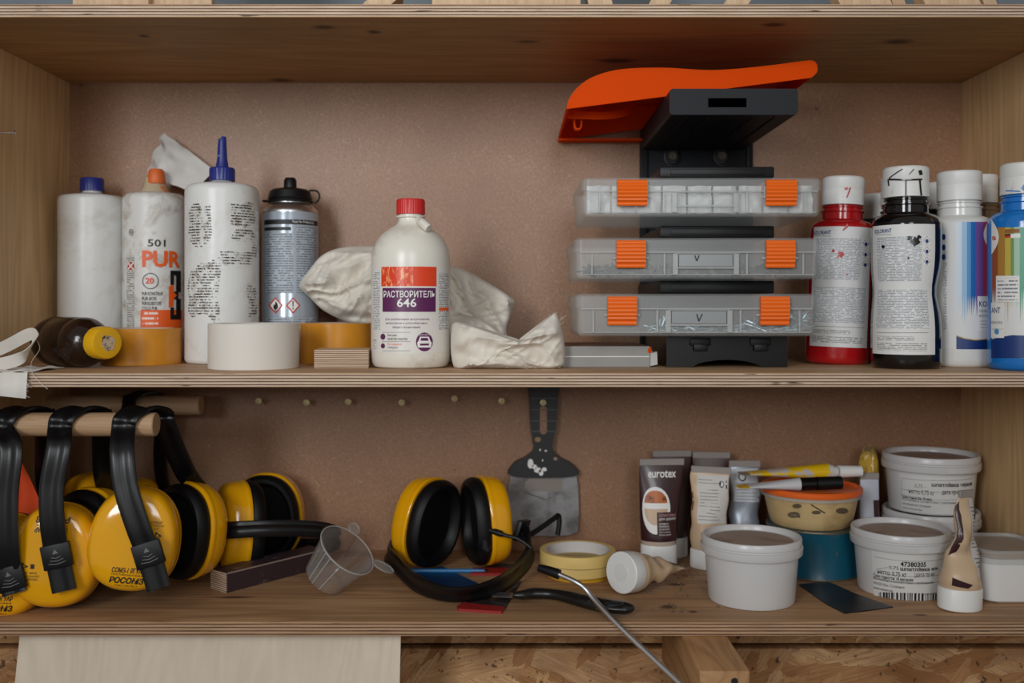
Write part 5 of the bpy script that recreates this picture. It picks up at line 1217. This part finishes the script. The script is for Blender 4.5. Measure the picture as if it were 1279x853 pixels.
# ---------------------------------------------------------------- buckets and tubs
def bucket(label, x, y, z0, kind='plain', R=.058, H=.0735, yaw=0):
    c = Vector((x, y, z0)); k = R / .058
    T = thing('bucket', label, 'bucket', c, 'white filler buckets')
    rb, rt = .0485 * k, .0532 * k
    mb = MB(); mb.lathe([(0, .0015), (rb * .9, .0012), (rb * .93, 0), (rb * .985, .0005), (rb, .003), (rt, H - .010), (rt, H - .0085), (0, H - .0085)], 72, 0, c); mb.build('body', M['bucket'], T)
    mb = MB(); mb.lathe([(rt + .0008, H - .0185), (R * .975, H - .0188), (R * .985, H - .0175), (R * .99, H - .0105), (R * .945, H - .0095), (R * .945, H - .0085), (R * .972, H - .0075), (R * .972, H - .0015), (R * .955, H), (R * .915, H), (R * .895, H - .0015), (R * .885, H - .0060), (0, H - .0062)], 80, 0, c); ld = mb.build('lid', M['bucket'], T)
    mb = MB(); mb.lathe([(0, H - .0058), (R * .80, H - .0058), (R * .82, H - .0060), (R * .82, H - .0062)], 64, 0, c); mb.build('lid_film', plain('dirty_lid_film', srgb(168, 148, 132), .5, spec=.15, dirt=(srgb(132, 106, 88), 20, .5, .2)), ld)
    if kind != 'plain':
        mb = MB(); a0 = R_(12 if kind == 'a' else 10)
        mb.grid(lambda u, v: Vector((x + R * 1.0 * math.sin(a0 + (u - .5) * .5), y - R * 1.0 * math.cos(a0 + (u - .5) * .5), z0 + H - .0175 + v * .006)), 8, 2, 0, .0006); mb.build('pull_tab', M['bucket'], ld)
    d = cyl_decal(x, y, z0, (rb + rt) / 2, lambda z, a: rb + (rt - rb) * max(0, min(1, (z - .003) / (H - .013))))
    return T, d
T, d = bucket('plain white lidded bucket standing alone near the front edge', .2745, .0850, ZB)
T, d = bucket('white bucket with number label and barcode, beside the crushed tube', .4615, .1250, ZB, 'a')
lp_ = plain('bucket_label', srgb(214, 213, 210), .45)
d.rect(1091, 692, 1181, 753, lp_, 0)
d.text('47380305', 1125, 702, 1157, 708.2, M['ink'], bold=.03); d.text('0,75', 1111, 707, 1123, 711.8, M['ink']); d.text('шпатлёвка ель', 1125, 708.5, 1172, 713.5, M['ink'], bold=.03)
d.line(1095, 711, 1109, 708.5, .5, M['grey_ink']); d.text('нетто: 0,75 кг', 1097, 713.5, 1133, 720, M['ink'], bold=.008); d.text('дата пр-ва', 1144, 716, 1167, 721.5, M['ink'], bold=.005)
for y in (696, 714.6, 722.6, 746): d.line(1092, y - 1, 1180, y + 1, .45, M['grey_ink'])
d.line(1143, 715, 1143, 722.5, .5, M['grey_ink'])
d.text('Срок годности: 18 месяцев', 1092, 720, 1141, 725.5, M['ink'], bold=.02); d.text('Изготовлено в соответствии с требованиями', 1092, 725.5, 1166, 730, M['ink']); d.text('WOOD Filler, Словения', 1092, 729.5, 1130, 733.5, M['ink']); d.text('www.unicem.by', 1092, 734.5, 1116, 738.5, M['ink'], bold=.01); d.text('unicem.by', 1155, 740, 1170, 743, M['ink'])
x = 1098.5; random.seed(3)
while x < 1176:
    w_ = random.choice((.7, .7, 1.3, 1.9, 2.6)); d.rect(x, 739.5 + (x - 1098) * .028, x + w_, 750.5 + min(1.5, (x - 1098) * .05), M['ink'], 2); x += w_ + random.choice((.8, .8, 1.4, 2.2))
d.build('label', T)
T, d = bucket('lower white bucket of the stack in the right corner', .5455, .2400, ZB, 'b', R=.0612, H=.0722)
T, d = bucket('upper white bucket of the stack, with a black lettered label', .5455, .2400, ZB + .0724, 'b', R=.0612, H=.0722)
d.rect(1126, 596, 1216, 642, plain('upper_bucket_label', srgb(218, 217, 214), .45), 0)
d.text('0,75 -', 1143, 605, 1157, 610, M['grey_ink']); d.text('шпатлёвка черная', 1164, 603, 1214, 609.5, M['ink'], bold=.03); d.text('нетто 0,75 кг', 1136, 612, 1168, 618.5, M['ink']); d.text('дата пр-ва', 1177, 613, 1200, 619, M['ink'], bold=.01)
for y in (597, 611, 620.5, 642): d.line(1127, y, 1215, y, .45, M['grey_ink'])
d.line(1127, 597, 1127, 620, .45, M['grey_ink'])
d.text('Срок годности: 18 мес.', 1128, 620, 1165, 625, M['ink'], bold=.02); d.text('Изготовлено в соответствии с требованиями', 1128, 625.5, 1198, 629.5, M['ink']); d.text('производителя, Словения', 1128, 629.5, 1163, 633, M['ink']); d.text('www.unicem.by', 1128, 634, 1152, 637.5, M['ink'])
d.build('label', T)
for (lx0, ly, lx1) in ((1132, 570, 1156), (1218, 570, 1224)):
    pass
# rounded tub at the right
x0, x1, y0, y1 = .5290, .6150, .0600, .1560; c = Vector(((x0 + x1) / 2, (y0 + y1) / 2, ZB)); W, D = x1 - x0, y1 - y0; H = .0600
T = thing('plastic_tub', 'rounded square tub of white filler with brown-stained clear lid, far right', 'tub', c)
rr = lambda e, z, r=.020: [Vector((c.x + a, c.y + b, ZB + z)) for a, b in rrect(W - 2 * e, D - 2 * e, r - e * .5, 7)]
mb = MB(); mb.loft([rr(.009, .0), rr(.0065, .002), rr(.0035, .044), rr(.0035, .050)]); mb.build('body', plain('white_filler', srgb(224, 224, 222), .5, dirt=(srgb(140, 128, 116), 12, .60, .1)), T)
mb = MB(); mb.loft([rr(.0028, .044), rr(.0020, .056), rr(0, .0562), rr(0, .0590), rr(.0015, .0600), rr(.004, .0600), rr(.0055, .0565), rr(.03, .0565)], 0, False, True); mb.build('lid', M['frost_rim'], T)
mb = MB(); mb.loft([rr(.0072, .0505), rr(.0072, .0562)]); mb.build('brown_contents', plain('brown_filler', srgb(168, 132, 92), .5, dirt=(srgb(110, 80, 52), 22, .5, .2)), T)
# teal tin, filler tub with orange lid on it
tc_ = Vector((.3835, .2100, ZB)); Rt = .0575
T = thing('paint_tin', 'teal paint tin standing under the orange-lidded tub', 'tin', tc_)
mb = MB(); mb.lathe([(0, .002), (Rt * .97, .001), (Rt, 0), (Rt * 1.012, .001), (Rt * 1.012, .003), (Rt, .0045), (Rt, .0560), (Rt * 1.01, .0570), (Rt * 1.01, .0590), (Rt * .98, .0600), (Rt * .93, .0600), (Rt * .91, .0575), (0, .0575)], 72, 0, tc_); mb.build('body', plain('teal_paint', srgb(18, 84, 106), .28, dirt=(srgb(110, 92, 56), 26, .62, .1)), T)
mb = MB()
for z in (.0015, .0585): mb.lathe([(Rt * 1.004, z - .0012), (Rt * 1.018, z - .0008), (Rt * 1.022, z), (Rt * 1.018, z + .0008), (Rt * 1.004, z + .0012)], 72, 0, tc_)
for i in range(2): mb.f.pop
mb.build('rim', plain('tin_rim', srgb(130, 120, 100), .35, .7), T)
fc_ = Vector((.3795, .2080, ZB + .0602)); 
T = thing('filler_tub', 'translucent tub of yellow filler with an orange lid on the teal tin', 'tub', fc_)
mb = MB(); mb.lathe([(0, .001), (.047, 0), (.0495, .002), (.0525, .012), (.0580, .038), (.0590, .0415), (0, .0415)], 64, 0, fc_); mb.build('body', plain('yellow_filler', srgb(206, 178, 128), .35, dirt=(srgb(170, 138, 90), 14, .5, .2)), T)
mb = MB(); mb.lathe([(.0592, .036), (.0620, .0365), (.0625, .0400), (.0605, .0410)], 64, 0, fc_); mb.build('tub_rim', M['frost_rim'], T)
mb = MB(); mb.lathe([(.0600, .0405), (.0625, .0408), (.0632, .043), (.0632, .0465), (.0615, .0480), (.0580, .0480), (.0565, .0450), (0, .0450)], 64, 0, fc_); mb.build('lid', plain('orange_lid', srgb(236, 104, 34), .35), T)
d = cyl_decal(fc_.x, fc_.y, fc_.z, .055, lambda z, a: interp([(.002, .0495), (.012, .0525), (.038, .058)], z))
dk = plain('smudge', srgb(96, 82, 62), .5)
for (x, y, w_, h_) in ((992, 643, 8, 4), (996, 632, 6, 3), (1020, 640, 6, 2.5), (1052, 638, 8, 4)): d.disc(x, y, w_, h_, dk, 1, 9)
d.line(1013, 630, 1031, 641, 1.4, M['ink']); d.rect(985, 642, 1000, 646, fine_print('tub_print', srgb(130, 112, 84), srgb(40, 34, 28), .0018, 700), 2); d.build('smudged_print', T)
# tubes lying on the orange lid
zl_ = fc_.z + .0482
def lying(label, a, b, parts):
    a, b = Vector(a), Vector(b); z_ = (b - a).normalized(); x_ = Vector((0, 0, 1)).cross(z_).normalized(); y_ = z_.cross(x_)
    M0 = Matrix(((x_.x, y_.x, z_.x, a.x), (x_.y, y_.y, z_.y, a.y), (x_.z, y_.z, z_.z, a.z), (0, 0, 0, 1)))
    T = thing('glue_tube', label, 'tube', (a + b) / 2 - Vector((0, 0, .01)), 'small glue tubes on the orange lid'); L_ = (b - a).length
    for nm, s0, s1, w0, h0, w1, h1, mat in parts:
        mb = MB(); n = 24; el = lambda w, h, z: [Vector((w * math.cos(2 * math.pi * i / n), h * math.sin(2 * math.pi * i / n), z)) for i in range(n)]
        R = []
        for k in range(7): t = k / 6; R.append(el(w0 + (w1 - w0) * t, h0 + (h1 - h0) * t, L_ * (s0 + (s1 - s0) * t)))
        mb.loft(R, 0, True, True, True, M0); mb.build(nm, mat, T)
Ya = .170; A_ = P(921, 604, Ya); B_ = P(1051, 601, Ya + .005)
B_.z = zl_ + .0085; A_.z = zl_ + .0045
lying('glue tube with black cap and red and white body on the orange lid', A_, B_, [('crimp', 0, .10, .0125, .0008, .0125, .0018, plain('yellow_foil', srgb(226, 180, 40), .35)), ('body', .10, .60, .0120, .0020, .0085, .0080, None or plain('white_red_tube', srgb(206, 206, 208), .3)), ('shoulder', .60, .75, .0085, .0080, .0080, .0080, M['black_gloss']), ('cap', .76, 1.0, .0085, .0083, .0080, .0080, M['black'])])
mb = MB()
A2, B2 = P(925, 590, .212), P(1076, 594, .222); A2.z = zl_ + .0135 ; B2.z = zl_ + .0150
lying('glue tube with white cap and yellow silver body at the back of the orange lid', A2, B2, [('crimp', 0, .06, .013, .0010, .013, .0015, plain('silver_crimp', srgb(170, 160, 140), .4, .4)), ('body', .06, .72, .0125, .0020, .0115, .0110, plain('yellow_silver_tube', srgb(196, 190, 184), .3, dirt=(srgb(232, 190, 24), 9, .44, .03, (1, 1, 1.6)))), ('shoulder', .72, .80, .0115, .0110, .0060, .0060, M['white_cap']), ('cap', .81, 1.0, .0080, .0080, .0068, .0068, M['white_clean'])])
# yellow sachet and white tube behind
mb = MB(); pillow(mb, [(1075, 610), (1072, 590), (1075, 570), (1082, 557), (1090, 558), (1097, 572), (1098, 590), (1092, 612), (1086, 628), (1080, 650), (1077, 652), (1080, 628)], .268, .008, .008, lambda p: rag_fold(p, .004, 60, R_(70), 3), nr=10, nper=5)
mb.tube([P(1078, 640, .268), Vector((P(1077, 650, .268).x, .268, ZB + .0005))], [.004, .006], 8)
tag(mb.build('plastic_sachet', plain('yellow_film', srgb(206, 168, 66), .2, dirt=(srgb(120, 104, 76), 60, .5, .12)), None, (P(1077, 650, .268).x, .268, ZB), angle=60), 'yellow foil sachet standing upright behind the number-labelled bucket', 'sachet')
squeeze_tube('slim white tube standing between the sachet and the bucket stack', stand(.4630, .232, 0), .0140, .022, .0900, .0120, plain('pale_blue_tube', srgb(190, 194, 204), .35), 0, lambda d: FD(d).rect(.2, .45, .9, .7, brown, 1))
# dark steel plate at the front
slab('steel_plate', [(998, 731), (1034, 727), (1068, 742), (1116, 759), (1056, 767), (1034, 756)], .0012, plain('dark_plate', srgb(62, 60, 62), .35, .6, dirt=(srgb(34, 32, 32), 14, .5, .15)), 'dark steel scraper plate lying in front of the teal tin', 'scraper')

# ---------------------------------------------------------------- hung spatula, block, clear scoop
Ys = .302; ks = kk(Ys)
def sp(x, y): p = P(x, y, Ys); return (p.x, p.z)
T = thing('wide_spatula', 'wide worn spatula with black handle hanging on the back panel', 'spatula', P(679, 668, Ys))
mb = MB(); bl_ = [Vector((x, y, 0)) for x, y in ((639, 590), (720, 590), (722.5, 608), (723.5, 640), (722, 664), (712, 668.5), (690, 669.5), (648, 669), (634, 667), (632, 650), (633.5, 620))]
mb.prism([sp(p.x, p.y) for p in bl_], lambda u, v, e: Vector((u, e, v)), Ys, Ys + .0015); mb.build('blade', plain('worn_blade', srgb(150, 150, 150), .4, .35, dirt=(srgb(92, 86, 82), 24, .46, .2)), T)
hd = spline([Vector((x, y, 0)) for x, y in ((662, 475), (662, 500), (663, 530), (666, 552), (666, 562), (655, 571), (642, 578), (640, 594), (718, 594), (716, 580), (700, 571), (691, 562), (691, 552), (695, 530), (697, 500), (697, 475))], 4, True)
mb = MB(); n = len(hd)
f_ = lambda s_, e: [Vector((sp(p.x, p.y)[0], e, sp(p.x, p.y)[1])) for p in hd]
mb.loft([f_(1, Ys + .006), f_(1, Ys - .004), [Vector((q.x * .97 + .03 * P(679, 0, Ys).x, Ys - .007, q.z)) for q in f_(1, 0)]]); h_ = mb.build('handle', plain('spatula_handle', srgb(28, 28, 30), .4, dirt=(srgb(160, 166, 172), 40, .68, .05)), T)
mb = MB(); mb.prism([(a + P(679, 0, Ys).x, b + P(0, 524, Ys).z) for a, b in rrect(.0095, .038, .0045, 5)], lambda u, v, e: Vector((u, e, v)), Ys - .0074, Ys - .0068); mb.build('slot', M['hard'], h_)
for y in (497, 511, 525, 538):
    mb = MB(); a, b = P(663, y, Ys), P(696, y, Ys); mb.box(a.x, b.x, Ys - .0076, Ys - .0066, a.z - .0005, a.z + .0005, 0); mb.build('grip_line', plain('grip_line', srgb(96, 96, 98), .5), h_)
d = Decal(lambda u, v, o: Vector((u, Ys - .0072 - o, v)), lambda x, y: sp(x, y))
for (x, y, a, b) in ((663, 578, 5, 6), (672, 586, 6, 3.5), (676, 589, 4, 4), (680, 585, 4, 2.5), (668, 582, 4, 3), (675, 561, 1.4, 1.4), (682, 562, 1.8, 1.2), (678, 574, 1.2, 1.2)):
    d.poly([(x + a * math.cos(t) * (.7 + .5 * abs(mnoise.noise(Vector((math.cos(t) * 2 + x, math.sin(t) * 2, y))))), y + b * math.sin(t)) for t in [2 * math.pi * i / 12 for i in range(12)]], M['white_ink'], 2)
for (x, y, r_) in ((672, 548, 4), (694, 572, 2.6)): d.disc(x, y, r_, r_ * .8, plain('putty_spot', srgb(160, 128, 100), .7), 2, 9)
d.build('paint_spatter', h_)
d = Decal(lambda u, v, o: Vector((u, Ys - o, v)), lambda x, y: sp(x, y)); d.poly([(657, 601), (662, 598), (698, 598), (703, 602), (703, 611), (698, 614), (660, 613), (656, 609)], plain('dried_putty', srgb(138, 130, 122), .7), 1); d.line(654, 614, 682, 624, 1.4, dk, 2); d.build('dried_putty', T)

# painted block
a = on_z(273, 738, ZB); b = on_z(420, 700, ZB); dv = (b - a); dv.z = 0; dv.normalize(); nv = Vector((-dv.y, dv.x, 0))
T = thing('painted_block', 'dark painted wooden block with pale plywood end', 'block', on_z(330, 725, ZB))
Mx = Matrix(((dv.x, nv.x, 0, a.x), (dv.y, nv.y, 0, a.y), (0, 0, 1, ZB), (0, 0, 0, 1)))
mb = MB(); mb.box(0.0008, .150, -.016, .016, 0, .0235, 0, .0008, 1, M=Mx); mb.build('painted_bar', plain('dark_paint', srgb(58, 42, 46), .5, dirt=(srgb(120, 104, 100), 60, .58, .1), bump=(150, .4, .001)), T)
mb = MB(); mb.box(0, .0008, -.0155, .0155, .0005, .023, 0, M=Mx); mb.build('cut_end', ply_edge('block_end', 2, .0024), T)
mb = MB(); mb.box(.002, .149, -.0168, -.0158, .0222, .0238, 0, M=Mx); mb.build('worn_edge', plain('worn_edge', srgb(150, 130, 122), .6), T)

# clear scoop, tipped over
T = thing('clear_scoop', 'clear plastic measuring scoop tipped over beside the painted block', 'scoop', on_z(430, 735, ZB))
axd = Vector((.60, -.26, .72)).normalized(); cb0 = P(404, 738, .110); cb0.z = ZB + .0160
x_ = Vector((0, -1, 0)); x_ = (x_ - axd * x_.dot(axd)).normalized(); y_ = axd.cross(x_)
Mx = Matrix(((x_.x, y_.x, axd.x, cb0.x), (x_.y, y_.y, axd.y, cb0.y), (x_.z, y_.z, axd.z, cb0.z), (0, 0, 0, 1)))
mb = MB(); mb.lathe([(.001, 0), (.0225, 0), (.0250, .0022), (.0345, .048), (.0362, .0490), (.0362, .0502), (.0335, .0502), (.0238, .0034), (.021, .0014), (.001, .0014)], 48, 0, M=Mx); mb.build('cup', M['clear'], T)
mb = MB(); rp = [Mx @ Vector((.0362 * math.cos(2 * math.pi * i / 40), .0362 * math.sin(2 * math.pi * i / 40), .0498)) for i in range(41)]; mb.tube(rp, .0009, 6); mb.build('rim', M['frost_rim'], T)
mb = MB()
for a in (-30, -16, 8): mb.tube([Mx @ Vector((math.cos(R_(a)) * .0252, math.sin(R_(a)) * .0252, .003)), Mx @ Vector((math.cos(R_(a)) * .0348, math.sin(R_(a)) * .0348, .048))], .0007, 6)
mb.build('moulded_ribs', M['frost_rim'], T)
for wd, L_ in ((Vector((.55, .2, .8)), .022), (Vector((.9, .25, -.12)), .030)):
    wl = wd - axd * wd.dot(axd); dr = Vector((wl.dot(x_), wl.dot(y_), 0)).normalized(); tn = Vector((-dr.y, dr.x, 0)); ol = []; mb = MB()
    for i in range(20):
        t = 2 * math.pi * i / 20; ol.append(dr * (.0355 + L_ / 2 + L_ / 2 * math.cos(t)) + tn * (.0075 * math.sin(t)) + Vector((0, 0, .0495)))
    ol = [Mx @ p for p in ol]; mb.tube(ol + ol[:1], .0011, 6); mb.prism([(i, 0) for i in range(20)], lambda i, b, e: ol[int(i)] + axd * e, -.0004, .0004); mb.build('handle_tab', M['frost'], T)

mb = MB(); random.seed(11)
for i in range(46):
    p = on_z(random.gauss(838, 18), random.uniform(716, 766), ZB); q = random.uniform(.0006, .0022)
    mb.lathe([(0, 0), (q, q * .2), (q * .8, q * .8), (0, q)], 6, 0, p, rfun=lambda z, a: 1 + .4 * math.sin(a * 2 + i))
tag(mb.build('filler_crumbs', plain('crumbs', srgb(120, 98, 80), .8, var=.3), None, on_z(838, 740, ZB)), 'crumbs of dried filler scattered beside the lying tube', 'crumbs', None, 'stuff')
for o in bpy.data.objects:
    if '_o' in o: del o['_o']
